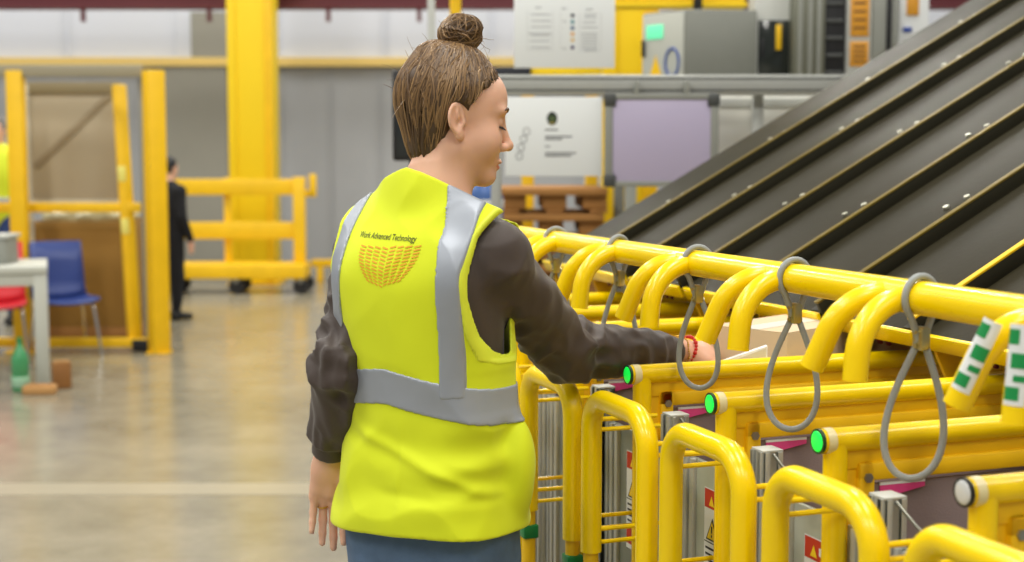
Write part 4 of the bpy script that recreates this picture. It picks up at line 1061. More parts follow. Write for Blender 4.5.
NB = TW(0.004, 0.004, 1.40)
def torso(P, o=0.0):
    r, f, z = tf(P)
    w = np.interp(z, zf, TWd)+o; dp = np.interp(z, zf, TDp)+o
    x = r-np.interp(z, zf, TCr); y = f-np.interp(z, zf, TCf)
    e_ = 2.35
    k = (np.abs(x/w)**e_+np.abs(y/dp)**e_)**(1/e_)
    g = np.sqrt((x/w**2)**2+(y/dp**2)**2)/np.maximum(np.sqrt((x/w)**2+(y/dp)**2), 1e-6)
    d = (k-1)/np.maximum(g, 1e-6)*0.9
    return np.maximum(d, np.maximum(0.74-o-z, z-1.50-o))
def upper(P, o=0.0, sh=0.05):
    d = torso(P, o)
    d = smin(d, cone(P, SHL, SHR, sh+o, sh+o), 0.05)
    for S_ in (SHL, SHR):
        d = smin(d, cone(P, NB+np.array([0, 0, 0.025]), S_+np.array([0, 0, 0.0]), 0.058+o, sh+o-0.004), 0.04)
    return d
# --- arm joints
ELR = A(566, 352, 2.66); WRR = A(676, 351, 2.84)
SHRJ = TW(0.140, 0.025, 1.318); SHLJ = TW(-0.150, -0.008, 1.318)
ELL = A(345, 364, 2.47); WRL = A(329, 462, 2.57)
def armR(P, o=0): return smin(cone(P, SHRJ, ELR, 0.036+o, 0.032+o), cone(P, ELR, WRR, 0.031+o, 0.024+o*.4), 0.03)
def armL(P, o=0): return smin(cone(P, SHLJ, ELL, 0.034+o, 0.030+o), cone(P, ELL, WRL, 0.030+o, 0.024+o*.4), 0.03)
# --- head
PSI = math.radians(75); HP = math.radians(9)
fh = np.array([math.sin(PSI), math.cos(PSI), 0]); HR = np.array([math.cos(PSI), -math.sin(PSI), 0]); zz = np.array([0, 0, 1.0])
HF = fh*math.cos(HP)-zz*math.sin(HP); HU = zz*math.cos(HP)+fh*math.sin(HP)
HO = A(452, 122, 2.53)
HM = np.stack([HR, HF, HU], 1)
def hl(P): return (P-HO)@HM
def hw(v): return HO+HM@np.asarray(v, float)
def head(P):
    q = hl(P); q2 = q.copy(); q2[:, 0] = np.abs(q2[:, 0])
    d = ell(q2, (0, -0.010, 0.045), (0.073, 0.094, 0.080))
    d = smin(d, ell(q2, (0, 0.036, -0.010), (0.057, 0.056, 0.080)), 0.03)
    d = smin(d, ell(q2, (0, 0.052, 0.05), (0.052, 0.038, 0.045)), 0.02)
    d = smin(d, cone(q2, (0.046, 0.006, -0.046), (0.012, 0.068, -0.087), 0.02, 0.016), 0.03)
    d = smin(d, ell(q2, (0, 0.076, -0.086), (0.02, 0.018, 0.017)), 0.018)
    d = smin(d, sph(q2, (0.034, 0.054, -0.028), 0.03), 0.025)
    d = smin(d, ell(q2, (0.03, 0.076, 0.031), (0.022, 0.011, 0.008)), 0.014)
    d = smax(d, -ell(q2, (0.034, 0.095, 0.010), (0.018, 0.013, 0.012)), 0.016)
    d = smin(d, ell(q2, (0.032, 0.0725, 0.010), (0.0145, 0.0125, 0.0125)), 0.003)
    # nose
    d = smin(d, cone(q2, (0, 0.085, 0.022), (0, 0.108, -0.024), 0.007, 0.0085), 0.010)
    d = smin(d, sph(q2, (0, 0.1095, -0.026), 0.0098), 0.006)
    d = smin(d, ell(q2, (0.0115, 0.0975, -0.031), (0.0065, 0.0105, 0.0075)), 0.006)
    d = smax(d, -sph(q2, (0.006, 0.103, -0.0395), 0.0038), 0.003)
    # mouth
    d = smin(d, ell(q2, (0, 0.083, -0.056), (0.024, 0.012, 0.018)), 0.012)
    d = smin(d, ell(q2, (0.006, 0.0935, -0.0575), (0.017, 0.0065, 0.0048)), 0.004)
    d = smin(d, ell(q2, (0, 0.0925, -0.0675), (0.016, 0.0068, 0.0055)), 0.004)
    d = smax(d, -ell(q2, (0, 0.0985, -0.0625), (0.024, 0.006, 0.0013)), 0.002)
    d = smin(d, cone(q, (0.0, -0.008, -0.03), np.array(hl((NB+np.array([0.010, 0, 0.0]))[None])[0]), 0.047, 0.053), 0.03)
    # ears
    ang = 0.18
    e0 = q2-np.array([0.0745, -0.010, 0.001])
    ey = e0[:, 1]*math.cos(ang)+e0[:, 2]*math.sin(ang); ez = -e0[:, 1]*math.sin(ang)+e0[:, 2]*math.cos(ang)
    ex = e0[:, 0]+0.55*ey      # outer rim stands off the skull towards the back
    E = np.stack([ex, ey, ez], 1)
    ear = ell(E, (0.004, 0, 0.003), (0.0085, 0.0175, 0.0275))
    ear = smin(ear, ell(E, (0.002, 0.006, -0.026), (0.007, 0.010, 0.012)), 0.006)
    rimd = ell(E, (0.012, 0.001, 0.003), (0.009, 0.0125, 0.024))
    ear = smax(ear, -rimd, 0.004)
    ear = smin(ear, ell(E, (0.006, 0.002, 0.008), (0.004, 0.0035, 0.014)), 0.005)
    ear = smax(ear, -sph(E, (0.008, 0.008, -0.004), 0.006), 0.003)
    ear = smin(ear, ell(E, (0.004, 0.015, -0.006), (0.005, 0.005, 0.007)), 0.004)
    return smin(d, ear, 0.005)
# --- hands
def basis(y, z):
    y = np.asarray(y, float); y /= np.linalg.norm(y); z = np.asarray(z, float); z = z-y*(z@y); z /= np.linalg.norm(z); return y, z
def make_hand(W, y, z, side, curl, spread=0.06, thumb_in=0.0, sc=1.0):
    y, z = basis(y, z); x = np.cross(y, z)*(1 if side == 'L' else -1)      # radial (thumb) side
    if side == 'L': x = -x if False else x
    prims = []
    def G(v): return W+sc*(x*v[0]+y*v[1]+z*v[2])
    mcp = [(0.026, 0.082, 0.0), (0.0085, 0.086, 0.003), (-0.0095, 0.081, 0.002), (-0.0255, 0.072, -0.002)]
    for i, m in enumerate(mcp):
        prims.append((G((m[0]*0.55, 0.012, 0)), G(m), 0.0125*sc, 0.0105*sc, 0.014))
    prims.append((G((0.010, 0.02, -0.006)), G((0.004, 0.062, -0.005)), 0.014*sc, 0.011*sc, 0.016))
    prims.append((G((-0.014, 0.02, -0.007)), G((-0.018, 0.055, -0.006)), 0.012*sc, 0.009*sc, 0.014))
    prims.append((G((0, -0.03, 0)), G((0, 0.018, 0)), 0.0225*sc, 0.019*sc, 0.02))
    fl_ = [(0.038, 0.024, 0.019), (0.042, 0.027, 0.020), (0.039, 0.025, 0.019), (0.030, 0.019, 0.017)]
    rad = [0.0088, 0.0092, 0.0087, 0.0076]
    fingers = []; tips = []
    for i, m in enumerate(mcp):
        a = np.array(m); ang = 0.0; ch = []
        sp = [0.09, 0.02, -0.05, -0.14][i]*(1+spread)
        for j, L in enumerate(fl_[i]):
            ang += curl[i][j]
            dd = np.array([math.sin(sp)*math.cos(ang), math.cos(sp)*math.cos(ang), -math.sin(ang)])
            b = a+dd*L; ch.append((G(a), G(b), rad[i]*sc*(1-0.1*j), rad[i]*sc*(1-0.1*(j+1)))); a = b
        tips.append((G(a), x*dd[0]+y*dd[1]+z*dd[2], z*math.cos(ang)+y*math.sin(ang)))
        fingers.append(ch)
    t0_ = np.array((0.016, 0.018, -0.006)); t1 = np.array((0.038, 0.046, -0.014-thumb_in)); t2 = np.array((0.046, 0.076, -0.02-thumb_in*1.6)); t3 = np.array((0.045, 0.10, -0.026-thumb_in*2))
    fingers.append([(G(t0_), G(t1), 0.0145*sc, 0.0115*sc), (G(t1), G(t2), 0.011*sc, 0.0095*sc), (G(t2), G(t3), 0.0095*sc, 0.0075*sc)])
    lo = np.min([p[0] for c_ in fingers for p in c_]+[p[1] for c_ in fingers for p in c_]+[W], axis=0)-0.03
    hi = np.max([p[0] for c_ in fingers for p in c_]+[p[1] for c_ in fingers for p in c_]+[W], axis=0)+0.03
    def f(P):
        d = None
        for a, b, ra, rb, k in prims:
            q = cone(P, a, b, ra, rb); d = q if d is None else smin(d, q, k)
        fd = None
        for ch in fingers:
            c_ = None
            for a, b, ra, rb in ch:
                q = cone(P, a, b, ra, rb); c_ = q if c_ is None else smin(c_, q, 0.004)
            fd = c_ if fd is None else np.minimum(fd, c_)
        return smin(d, fd, 0.006)
    return f, lo, hi, tips, G
hdir = (A(330, 540, 2.60)-A(328, 470, 2.57)); 
handL, lL, hL, tipsL, GL = make_hand(A(327, 460, 2.57), hdir, (-0.05, 1.0, 0.25), 'L', [(0.22, 0.22, 0.15), (0.16, 0.2, 0.12), (0.18, 0.2, 0.12), (0.26, 0.24, 0.15)], sc=1.0, spread=-0.5)
fdir = WRR-ELR; fdir /= np.linalg.norm(fdir)
WR0 = WRR+fdir*0.012
handR, lR, hR, tipsR, GR = make_hand(WR0, fdir+np.array([0.05, 0.0, -0.10]), (-0.25, -0.75, 0.75), 'R', [(0.35, 0.45, 0.3), (0.4, 0.5, 0.3), (0.45, 0.5, 0.35), (0.5, 0.5, 0.35)], thumb_in=0.012)
# --- legs
HPL = TW(-0.074, 0, 0.86); HPR = TW(0.078, 0, 0.86)
KNL = TW(-0.10, 0.03, 0.47); KNR = TW(0.10, 0.06, 0.47); ANL = TW(-0.105, -0.03, 0.085); ANR = TW(0.11, 0.03, 0.085)
def legs(P, o=0):
    d = 9
    for h_, k_, a_ in ((HPL, KNL, ANL), (HPR, KNR, ANR)):
        d = np.minimum(d, smin(cone(P, h_, k_, 0.078+o, 0.056+o), cone(P, k_, a_, 0.056+o, 0.038+o*1.3), 0.03))
    return d
def feet(P, o=0):
    d = 9
    for a_ in (ANL, ANR):
        b_ = a_+F3*0.15; a0 = a_-F3*0.035
        d = np.minimum(d, smin(cone(P, (a0[0], a0[1], 0.045), (b_[0], b_[1], 0.035), 0.042+o, 0.032+o), cone(P, a_, (a_[0], a_[1], 0.05), 0.038+o, 0.04+o), 0.03))
    return smax(d, 0.004-P[:, 2], 0.004)
def inb(P, lo, hi): return np.all((P > lo) & (P < hi), axis=1)
hlo = HO-np.array([.16, .16, .2]); hhi = HO+np.array([.16, .16, .2])
def part_eval(P, base, groups):
    d = base
    for f, lo, hi, k in groups:
        m = inb(P, lo-0.05, hi+0.05)
        if m.any():
            d[m] = smin(d[m], f(P[m]), k) if k else np.minimum(d[m], f(P[m]))
    return d
def bodyf(P):
    d = smin(upper(P, -0.028, 0.046), armR(P), 0.03); d = smin(d, armL(P), 0.03)
    d = smin(d, legs(P), 0.05); d = np.minimum(d, feet(P, -0.006))
    d = smin(d, cone(P, HO+HM@np.array([0, -0.008, -0.03]), NB+np.array([0.010, 0, 0]), 0.047, 0.053), 0.03)
    far = np.linalg.norm(P-HO, axis=1)-0.15
    d = np.minimum(d, np.where(far > 0.05, far, 9))
    return part_eval(P, d, [(head, hlo, hhi, 0.02), (handL, lL, hL, 0.012), (handR, lR, hR, 0.012)])
lo_all = np.min([HO-0.2, lL, ELL-.1, SHLJ-.1, ANL-.25, TW(0, -.25, 0)], axis=0); hi_all = np.max([HO+.2, hR, SHRJ+.1, ANR+.25, TW(0, .25, 1.5)], axis=0)
lo_all[2] = -0.01
LIPS = mat('lips', rgb(216, 138, 122), 0.4, sss=0.1)
woman = empty('person', (float(O[0]), float(O[1]), 0)); tag(woman, 'woman in a yellow safety vest with her hair in a bun, reaching into a cart', 'person')
V, F = sdf_mesh(bodyf, lo_all, hi_all, 0.0026)
def lipmat(c):
    q = hl(c); qa = np.abs(q[:, 0])
    m = (q[:, 1] > 0.084) & (qa < 0.021) & (np.abs(q[:, 2]+0.0625) < 0.0098*(1-0.6*(qa/0.021)**2)) & (q[:, 2] > -0.08)
    return m
body = np_obj('body', V, F, [SKIN, LIPS], woman, fmat=lipmat)
# --- face details
def ysurf(x_, z_):
    ys = np.linspace(0.13, 0.0, 261); d_ = head(np.array([hw((x_, y_, z_)) for y_ in ys])); k_ = int(np.argmax(d_ < 0)); return float(ys[k_])+0.0002
BROWN = mat('brow_hair', rgb(84, 56, 34), 0.6); LASH = mat('lash', rgb(40, 26, 20), 0.6)
for s in (-1, 1):
    eb = MB(); pts_ = []
    for u in np.linspace(0, 1, 9):
        x_ = s*(0.014+0.034*u); z_ = 0.0335+0.006*math.sin(u*2.4)-0.004*u; y_ = 0.0925-0.020*u**2.0
        pts_.append(hw((x_, y_, z_)))
    pts_ = [hw((s*(0.013+0.038*u), ysurf(s*(0.013+0.038*u), 0.0325+0.007*math.sin(u*2.4)-0.004*u), 0.0325+0.007*math.sin(u*2.4)-0.004*u)) for u in np.linspace(0, 1, 9)]
    eb.tube(pts_, 0.003, 8, radii=[0.0018, 0.0028, 0.0033, 0.0034, 0.0033, 0.003, 0.0025, 0.002, 0.001]); eb.build('eyebrow', BROWN, woman, world=True)
    el = MB(); pts_ = [hw((s*(0.032+0.0150*math.sin(a)), 0.0715+0.0140*math.cos(a), 0.0035-0.002*abs(math.sin(a)))) for a in np.linspace(-1.15, 1.15, 11)]
    el.tube(pts_, 0.0016, 6)
    for i, a in enumerate(np.linspace(-0.9, 1.25, 14)):
        p0 = hw((s*(0.032+0.0150*math.sin(a)), 0.0715+0.0142*math.cos(a), 0.0035)); p1 = hw((s*(0.032+0.0205*math.sin(a)), 0.0715+0.0215*math.cos(a), -0.001))
        el.tube([p0, (p0+p1)/2, p1], 0.0005, 4, radii=[0.0008, 0.0006, 0.0002])
    el.build('eyelashes', LASH, woman, world=True)
# finger nails
NAIL = mat('nail', rgb(206, 150, 138), 0.25)
for tips in (tipsL, tipsR):
    for tp, dirn, nz in tips:
        mb = MB(); Rm = Matrix((Vector(np.cross(dirn, nz)), Vector(dirn), Vector(nz))).transposed()
        mb.box(Vector(tp-dirn*0.001+nz*0.0056), (0.0085, 0.011, 0.002), Rm, bev=0.0009); mb.build('fingernail', NAIL, woman, world=True)
# --- hair
def hairline(z): return np.interp(z, [-0.13, -0.105, -0.085, -0.045, -0.03, -0.004, 0.012, 0.03, 0.055, 0.075, 0.092, 0.105, 0.12], [-0.075, -0.058, -0.046, -0.024, -0.014, 0.010, 0.012, 0.016, 0.030, 0.050, 0.074, 0.105, 0.2])
HC = np.array([0, -0.015, 0.045])
def hairbase(q):
    d = ell(q, (0, -0.011, 0.049), (0.079, 0.095, 0.080))
    d = smin(d, ell(q, (0, -0.038, 0.022), (0.068, 0.056, 0.078)), 0.03)
    d = smin(d, ell(q, (0, -0.034, -0.045), (0.050, 0.038, 0.048)), 0.03)
    d = smin(d, ell(q, (0, -0.024, 0.112), (0.045, 0.05, 0.022)), 0.03)
    return d
BUN = np.array([0.0, -0.010, 0.158])
def strandtex(q):
    v = q-np.array([0, -0.02, 0.14]); az = np.arctan2(v[:, 0], v[:, 1]); el = np.linalg.norm(v, axis=1)
    az = az+0.25*noise(q*18)
    return noise(np.stack([az*9, el*9, 0*az], 1))*0.6+noise(np.stack([az*22, el*14, 0*az+5], 1))*0.4
def hairf(P):
    q = hl(P); qa = q.copy(); qa[:, 0] = np.abs(qa[:, 0])
    d = hairbase(q)+0.0038*strandtex(q)+0.002*noise(q*45)+0.003*noise(q*22+3)
    d = smax(d, q[:, 1]-hairline(q[:, 2])-0.004*noise(q*70), 0.006)
    d = smax(d, -ell(qa, (0.085, -0.004, -0.002), (0.03, 0.022, 0.034)), 0.006)
    return d
HAIRM = [mat('hair_dark_brown', rgb(100, 76, 51), 0.42, var=0.4, scale=24), mat('hair_mid_brown', rgb(136, 106, 70), 0.40, var=0.35, scale=24), mat('hair_light_brown', rgb(160, 128, 88), 0.4, var=0.2, scale=60)]
V, F = sdf_mesh(hairf, HO-.2, HO+.22, 0.0028)
hair = np_obj('hair', V, F, mat('hair_base_brown', rgb(76, 57, 39), 0.5, var=0.3, scale=24), woman)
# strands lying on the hair, drawn up to the bun
def surf_radius(dirs):
    a = np.full(len(dirs), 0.03); b = np.full(len(dirs), 0.2)
    for _ in range(26):
        m = (a+b)/2; d = hairbase(HC+dirs*m[:, None]); a = np.where(d < 0, m, a); b = np.where(d < 0, b, m)
    return a
def strand_mesh(paths, name, mats, rad, par, seed=0):
    mbs = MB(); r_ = random.Random(seed)
    for pth in paths:
        mbs.mi = r_.choice((0, 0, 0, 1, 1, 1, 1, 2))
        n_ = len(pth); rr = rad*r_.uniform(0.6, 1.35)
        mbs.tube([hw(p) for p in pth], rr, 5, radii=[rr*(0.45+0.55*math.sin(PI*min(1, (i+0.6)/n_*1.15))) for i in range(n_)], caps=False)
    return mbs.build(name, mats, par, world=True)
paths = []
up_dir = BUN-np.array([0, 0, 0.022])-HC; up_dir /= np.linalg.norm(up_dir)
cand = 0
while len(paths) < 1250 and cand < 12000:
    cand += 1
    z_ = rng.uniform(-0.105, 0.115)
    edge = rng.random() < 0.45
    v = rng.normal(size=3); v /= np.linalg.norm(v)
    if v[0] < -0.75 and rng.random() < 0.6: v[0] = -v[0]
    r0 = surf_radius(v[None])[0]; p = HC+v*r0
    hlv = float(hairline(np.array([p[2]]))[0])
    if p[1] > hlv-0.001: continue
    if abs(p[0]) > 0.05 and ((p[1]+0.004)/0.024)**2+((p[2]+0.002)/0.036)**2 < 1: continue
    if edge and not (p[1] > hlv-0.016): continue
    angt = math.acos(max(-1, min(1, float(v@up_dir))))
    if angt < 0.3: continue
    N = 12; us = np.linspace(0, 1, N); dirs = []
    wob = rng.normal(size=3)*0.085; wph = rng.uniform(0, 6)
    ulen = 1.0 if rng.random() < 0.75 else rng.uniform(0.4, 0.8)
    for u in us*ulen:
        dv_ = v*math.sin((1-u)*angt)/math.sin(angt)+up_dir*math.sin(u*angt)/math.sin(angt)
        dv_ = dv_+wob*math.sin(u*PI)*(1.2+0.9*math.sin(u*9+wph)); dirs.append(dv_/np.linalg.norm(dv_))
    dirs = np.array(dirs); rs = surf_radius(dirs)
    lift = rng.uniform(0.0, 0.003); pp = HC+dirs*(rs+lift*np.sin(us*PI)+0.0016)[:, None]
    bad = False
    for p_ in pp:
        if abs(p_[0]) > 0.05 and ((p_[1]+0.004)/0.022)**2+((p_[2]+0.002)/0.033)**2 < 1: bad = True
        if p_[1] > float(np.interp(p_[2], [-0.13, 0.09, 0.1, 0.2], [9, 9, 9, 9])): bad = True
        if p_[1] > float(hairline(np.array([p_[2]]))[0])+0.006 and p_[2] < 0.088: bad = True
    if bad: continue
    paths.append(pp)
o = strand_mesh(paths, 'hair_strands', HAIRM, 0.00135, hair, 3); o['kind'] = 'stuff'
# flyaways
fly = []
for _ in range(90):
    v = rng.normal(size=3); v /= np.linalg.norm(v); v[2] = abs(v[2])*0.9+(-0.3 if rng.random() < 0.5 else 0); v /= np.linalg.norm(v)
    r0 = surf_radius(v[None])[0]; p = HC+v*r0
    if p[1] > float(hairline(np.array([p[2]]))[0])-0.004 or (abs(p[0]) > 0.045 and abs(p[1]) < 0.035 and p[2] < 0.04): continue
    dd = v*0.6+rng.normal(size=3)*0.6+np.array([0, -0.2, 0.3]); dd /= np.linalg.norm(dd); c2_ = rng.normal(size=3)*0.5
    L = rng.uniform(0.012, 0.035)
    fly.append([p-v*0.003+dd*L*u+c2_*L*u*u for u in np.linspace(0, 1, 6)])
o = strand_mesh(fly, 'flyaway_hair', HAIRM, 0.0005, hair, 4); o['kind'] = 'stuff'
# bun
def bunf(P):
    q = hl(P)-BUN
    a = np.arctan2(q[:, 2], q[:, 1])
    d = ell(q, (0, 0.002, 0), (0.037, 0.037, 0.034))
    d = smin(d, ell(q, (0.004, -0.020, -0.004), (0.030, 0.018, 0.022)), 0.008)
    d = smin(d, ell(q, (0.010, 0.012, 0.012), (0.025, 0.024, 0.018)), 0.006)
    tw = noise(np.stack([a*2.4+q[:, 0]*40, np.linalg.norm(q, axis=1)*60, q[:, 0]*30], 1))
    d = d+0.0035*tw+0.0012*noise(q*150)
    return smin(d, ell(q, (0, -0.002, -0.030), (0.022, 0.024, 0.014)), 0.008)
V, F = sdf_mesh(bunf, hw(BUN)-.07, hw(BUN)+.07, 0.0025)
bun = np_obj('hair_bun', V, F, mat('hair_base_brown', rgb(76, 57, 39)), hair)
bp = []
for i in range(170):
    ax = np.array([1.0, 0, 0])+rng.normal(size=3)*0.45; ax /= np.linalg.norm(ax)
    b0 = np.cross(ax, [0.1, 0.3, 1.0]); b0 /= np.linalg.norm(b0); b1 = np.cross(ax, b0)
    offs = rng.uniform(-0.8, 0.8); st = rng.uniform(0, 2*PI); ln = rng.uniform(1.2, 3.6); pth = []
    for u in np.linspace(0, 1, 14):
        an_ = st+ln*u; dv_ = ax*(offs+0.15*u)*0.9+(b0*math.cos(an_)+b1*math.sin(an_))*math.sqrt(max(0.05, 1-offs*offs*0.8)); dv_ /= np.linalg.norm(dv_)
        lo_, hi_ = 0.012, 0.06
        for _ in range(14):
            m = (lo_+hi_)/2
            if bunf((hw(BUN+dv_*m))[None])[0] < 0: lo_ = m
            else: hi_ = m
        pth.append(BUN+dv_*(lo_+0.0006+0.001*math.sin(u*PI)))
    bp.append(pth)
o = strand_mesh(bp, 'bun_strands', HAIRM, 0.0012, bun, 5); o['kind'] = 'stuff'
for _ in range(1):
    fl2 = []
    for i in range(24):
        v = rng.normal(size=3); v /= np.linalg.norm(v); p = BUN+v*np.array([.034, .034, .028]); dd = v+rng.normal(size=3)*0.7
        fl2.append([p+dd*0.016*u+rng.normal(size=3)*0.002*u for u in np.linspace(0, 1, 6)])
    o = strand_mesh(fl2, 'flyaway_hair', HAIRM, 0.0005, bun, 6); o['kind'] = 'stuff'
mb = MB(); c_ = BUN+np.array([0, -0.003, -0.032]); mb.tube([hw(c_+np.array([0.0235*math.cos(a), 0.025*math.sin(a), 0.002*math.sin(2*a)])) for a in np.linspace(0, 2*PI, 24, endpoint=False)], 0.0035, 8, closed=True); mb.build('hair_tie', mat('brown_hair_tie', rgb(120, 82, 44), 0.7), hair, world=True)

# --- jacket
JACK = mat('charcoal_jacket', rgb(66, 54, 48), 0.58, var=0.12, scale=18, bump=0.12, bscale=900, sheen=0.15)
def along(P, a, b):
    a = np.asarray(a); b = np.asarray(b); ab = b-a; L = np.linalg.norm(ab); return ((P-a)@ab)/L, L
def folds(P, a, b, amp, fr, seed):
    t_, L = along(P, a, b)
    n_ = noise(P*9+seed)*1.6+noise(P*22+seed)*0.5
    return amp*np.sin(t_*fr+n_*2.6)
CUFR = WRR-fdir*0.004; CUFL = A(329, 453, 2.56)
def sleeve(P, S_, E_, W_, r0, r1, r2, r3, seed, cuff):
    t1, L1 = along(P, S_, E_); t2, L2 = along(P, E_, W_)
    d1 = cone(P, S_, E_, r0, r1); d2 = cone(P, E_, W_, r2, r3)
    d = smin(d1, d2, 0.03)
    ne = np.exp(-((np.linalg.norm(P-E_, axis=1))/0.12)**2)
    w = np.clip(t2/L2, 0, 1)
    nw = np.exp(-((t2-L2*0.82)/0.05)**2)
    ridge = 1-np.abs(noise(P*np.array([13, 13, 13])+seed)); ridge2 = 1-np.abs(noise(P*27+seed+3))
    d = d-0.020*(ridge-0.62)*(0.5+0.9*ne)-0.009*(ridge2-0.6)*(0.5+ne)
    d = d-folds(P, E_, W_, 0.0035, 95, seed)*(0.5*nw+0.6*ne)
    ax_ = (W_-S_)/np.linalg.norm(W_-S_); pr_ = np.where((t1 < L1*0.95)[:, None], S_+np.clip(t1/L1, 0, 1)[:, None]*(E_-S_), E_+np.clip(t2/L2, 0, 1)[:, None]*(W_-E_))
    q_ = P-pr_; b0_ = np.cross(ax_, [0.0, 0, 1.0]); b0_ /= np.linalg.norm(b0_); b1_ = np.cross(ax_, b0_)
    an_ = np.arctan2(q_@b1_, q_@b0_); tt_ = np.where(t1 < L1*0.95, t1, L1+np.clip(t2, 0, 9))
    fo = 1-np.abs(noise(np.stack([tt_*24+0.9*np.sin(an_+seed), np.cos(an_)*1.3+seed, np.sin(an_)*1.3], 1)))
    d = d-0.016*(fo-0.72)*(0.55+0.6*ne)
    return d
def jacketf(P):
    d = upper(P, -0.008, 0.05)
    sr = sleeve(P, SHRJ+np.array([-0.01, 0, -0.008]), ELR+np.array([0, 0, 0.004]), CUFR, 0.062, 0.056, 0.054, 0.036, 1.7, CUFR)
    sl = sleeve(P, SHLJ+np.array([0.01, 0, -0.008]), ELL, CUFL, 0.056, 0.046, 0.047, 0.040, 8.3, CUFL)
    dR = CUFR-ELR; dR = dR/np.linalg.norm(dR); dL = CUFL-ELL; dL = dL/np.linalg.norm(dL)
    cr_ = smax(cone(P, CUFR-dR*0.03, CUFR, 0.0345, 0.0335), (P-CUFR)@dR, 0.003)
    cl_ = smax(cone(P, CUFL-dL*0.035, CUFL, 0.0345, 0.033), (P-CUFL)@dL, 0.003)
    sr = smin(smax(sr, (P-CUFR)@dR+0.028, 0.008), cr_, 0.004); sl = smin(smax(sl, (P-CUFL)@dL+0.034, 0.008), cl_, 0.004)
    d = smin(smin(d, sr, 0.022), sl, 0.022)
    d = smax(d, -cone(P, NB+np.array([0, 0, -0.02]), HO+HM@np.array([0, -0.03, -0.06]), 0.063, 0.066), 0.006)
    r, f, z = tf(P)
    d = smax(d, z-(1.465-0.45*(f+0.06)-0.28*np.abs(r)), 0.004)
    return smax(d, 0.90-z, 0.008)
jl = np.min([ELL-.1, CUFL-.07, TW(0, -.2, .85)-.2], axis=0); jh = np.max([CUFR+.08, TW(0, .2, 1.5)+.2], axis=0); jl[2] = 0.84
V, F = sdf_mesh(jacketf, jl, jh, 0.0040)
jacket = np_obj('jacket', V, F, JACK, woman, relax=1)
# --- jeans and shoes
DENIM = mat('blue_denim', rgb(86, 110, 140), 0.85, var=0.22, scale=40, bump=0.15, bscale=700)
def jeansf(P):
    d = smin(legs(P, 0.012), torso(P, -0.012), 0.04)+0.005*noise(P*np.array([14, 14, 9]))+0.002*noise(P*36)
    r, f, z = tf(P)
    return smax(smax(d, 0.07-z, 0.006), z-0.93, 0.006)
V, F = sdf_mesh(jeansf, TW(0, 0, 0)-np.array([.3, .3, -.05]), TW(0, 0, .95)+np.array([.3, .3, 0]), 0.006)
np_obj('jeans', V, F, DENIM, woman, relax=1)
V, F = sdf_mesh(lambda P: feet(P, 0.004), TW(0, 0, 0)-np.array([.3, .35, .01]), TW(0, 0, .16)+np.array([.35, .35, 0]), 0.006)
np_obj('shoes', V, F, mat('dark_shoe', rgb(48, 46, 48), 0.6), woman, relax=1)
# --- vest
VEST = mat('yellow_vest_fabric', rgb(220, 232, 18), 0.75, var=0.05, scale=14, bump=0.06, bscale=1400, sheen=0.1)
REFL = mat('silver_reflective_tape', rgb(160, 166, 176), 0.42, 0.25, var=0.06, scale=30, bump=0.05, bscale=1200)
VZ = [0.70, 0.84, 0.88, 0.93, 0.99, 1.05, 1.12, 1.22, 1.32, 1.5]
VO = [0.023, 0.020, 0.018, 0.016, 0.013, 0.0125, 0.0095, 0.011, 0.012, 0.012]
def vestbody(P):
    r, f, z = tf(P)
    o = np.interp(z, VZ, VO)
    d = upper(P, 0.0, 0.052)-o
    # soft folds: horizontal sags under the band, long diagonals, gathered right side
    low = np.clip((1.06-z)/0.06, 0, 1)*np.clip((z-0.83)/0.08, 0, 1)
    ph = z*62+r*14*np.sign(0.03-r)+noise(np.stack([r*7, f*7, z*9], 1)+4)*2.8
    d = d-0.0042*low*np.sin(ph)*(0.6+0.5*noise(P*6+9))
    n1 = 1-np.abs(noise(np.stack([r*6+z*5, f*6, z*6-r*4], 1)+2.3)); n2 = 1-np.abs(noise(np.stack([r*13-z*9, f*13, z*11+r*6], 1)+7.1))
    d = d-0.011*(n1-0.7)-0.0045*(n2-0.7)
    # long diagonal crease from the small of the back to the right hip
    cr = (z-1.03)+0.30*(r+0.10)+0.9*np.clip(r+0.02, 0, 1)**2
    back = np.clip(-f/0.05, 0, 1)
    d = d-0.005*back*np.exp(-(cr/0.011)**2)*np.clip((r+0.10)/0.05, 0, 1)*np.clip((0.2-r)/0.05, 0, 1)
    cr2 = (z-0.915)+0.06*(r-0.05)
    d = d+0.0025*back*np.exp(-(cr2/0.010)**2)*np.clip((r+0.04)/0.06, 0, 1)
    # bulging pocket of cloth at the right hip
    d = smin(d, ell(P, TW(0.170, 0.035, 0.955), (0.028, 0.04, 0.075)), 0.03)
    return d
RZ = [0.8, 1.112, 1.128, 1.15, 1.19, 1.25, 1.31, 1.36, 1.395, 1.43, 1.5]
RL = [0.60, 0.60, 0.178, 0.154, 0.146, 0.141, 0.139, 0.142, 0.154, 0.165, 0.165]
LL = [0.60, 0.60, 0.60, 0.25, 0.172, 0.155, 0.150, 0.148, 0.150, 0.155, 0.155]
def vestf(P, ex=0.0):
    r, f, z = tf(P)
    b_ = vestbody(P); d = smax(b_-ex, -b_-0.011, 0.001)
    hem = 0.838+0.012*np.sin(r*9+0.5)-0.01*(r/0.2)
    d = smax(d, hem-z, 0.004)
    d = smax(d, r-np.interp(z, RZ, RL)-0.0*f, 0.005); d = smax(d, -r-np.interp(z, RZ, LL), 0.005)
    d = smax(d, z-(1.477-0.45*(f+0.06)-0.28*np.abs(r)), 0.004); d = smax(d, -cone(P, NB+np.array([0, 0, -0.02])+F3*0.02, NB+np.array([0, 0, 0.12])+F3*0.05, 0.060, 0.072), 0.004)
    return d
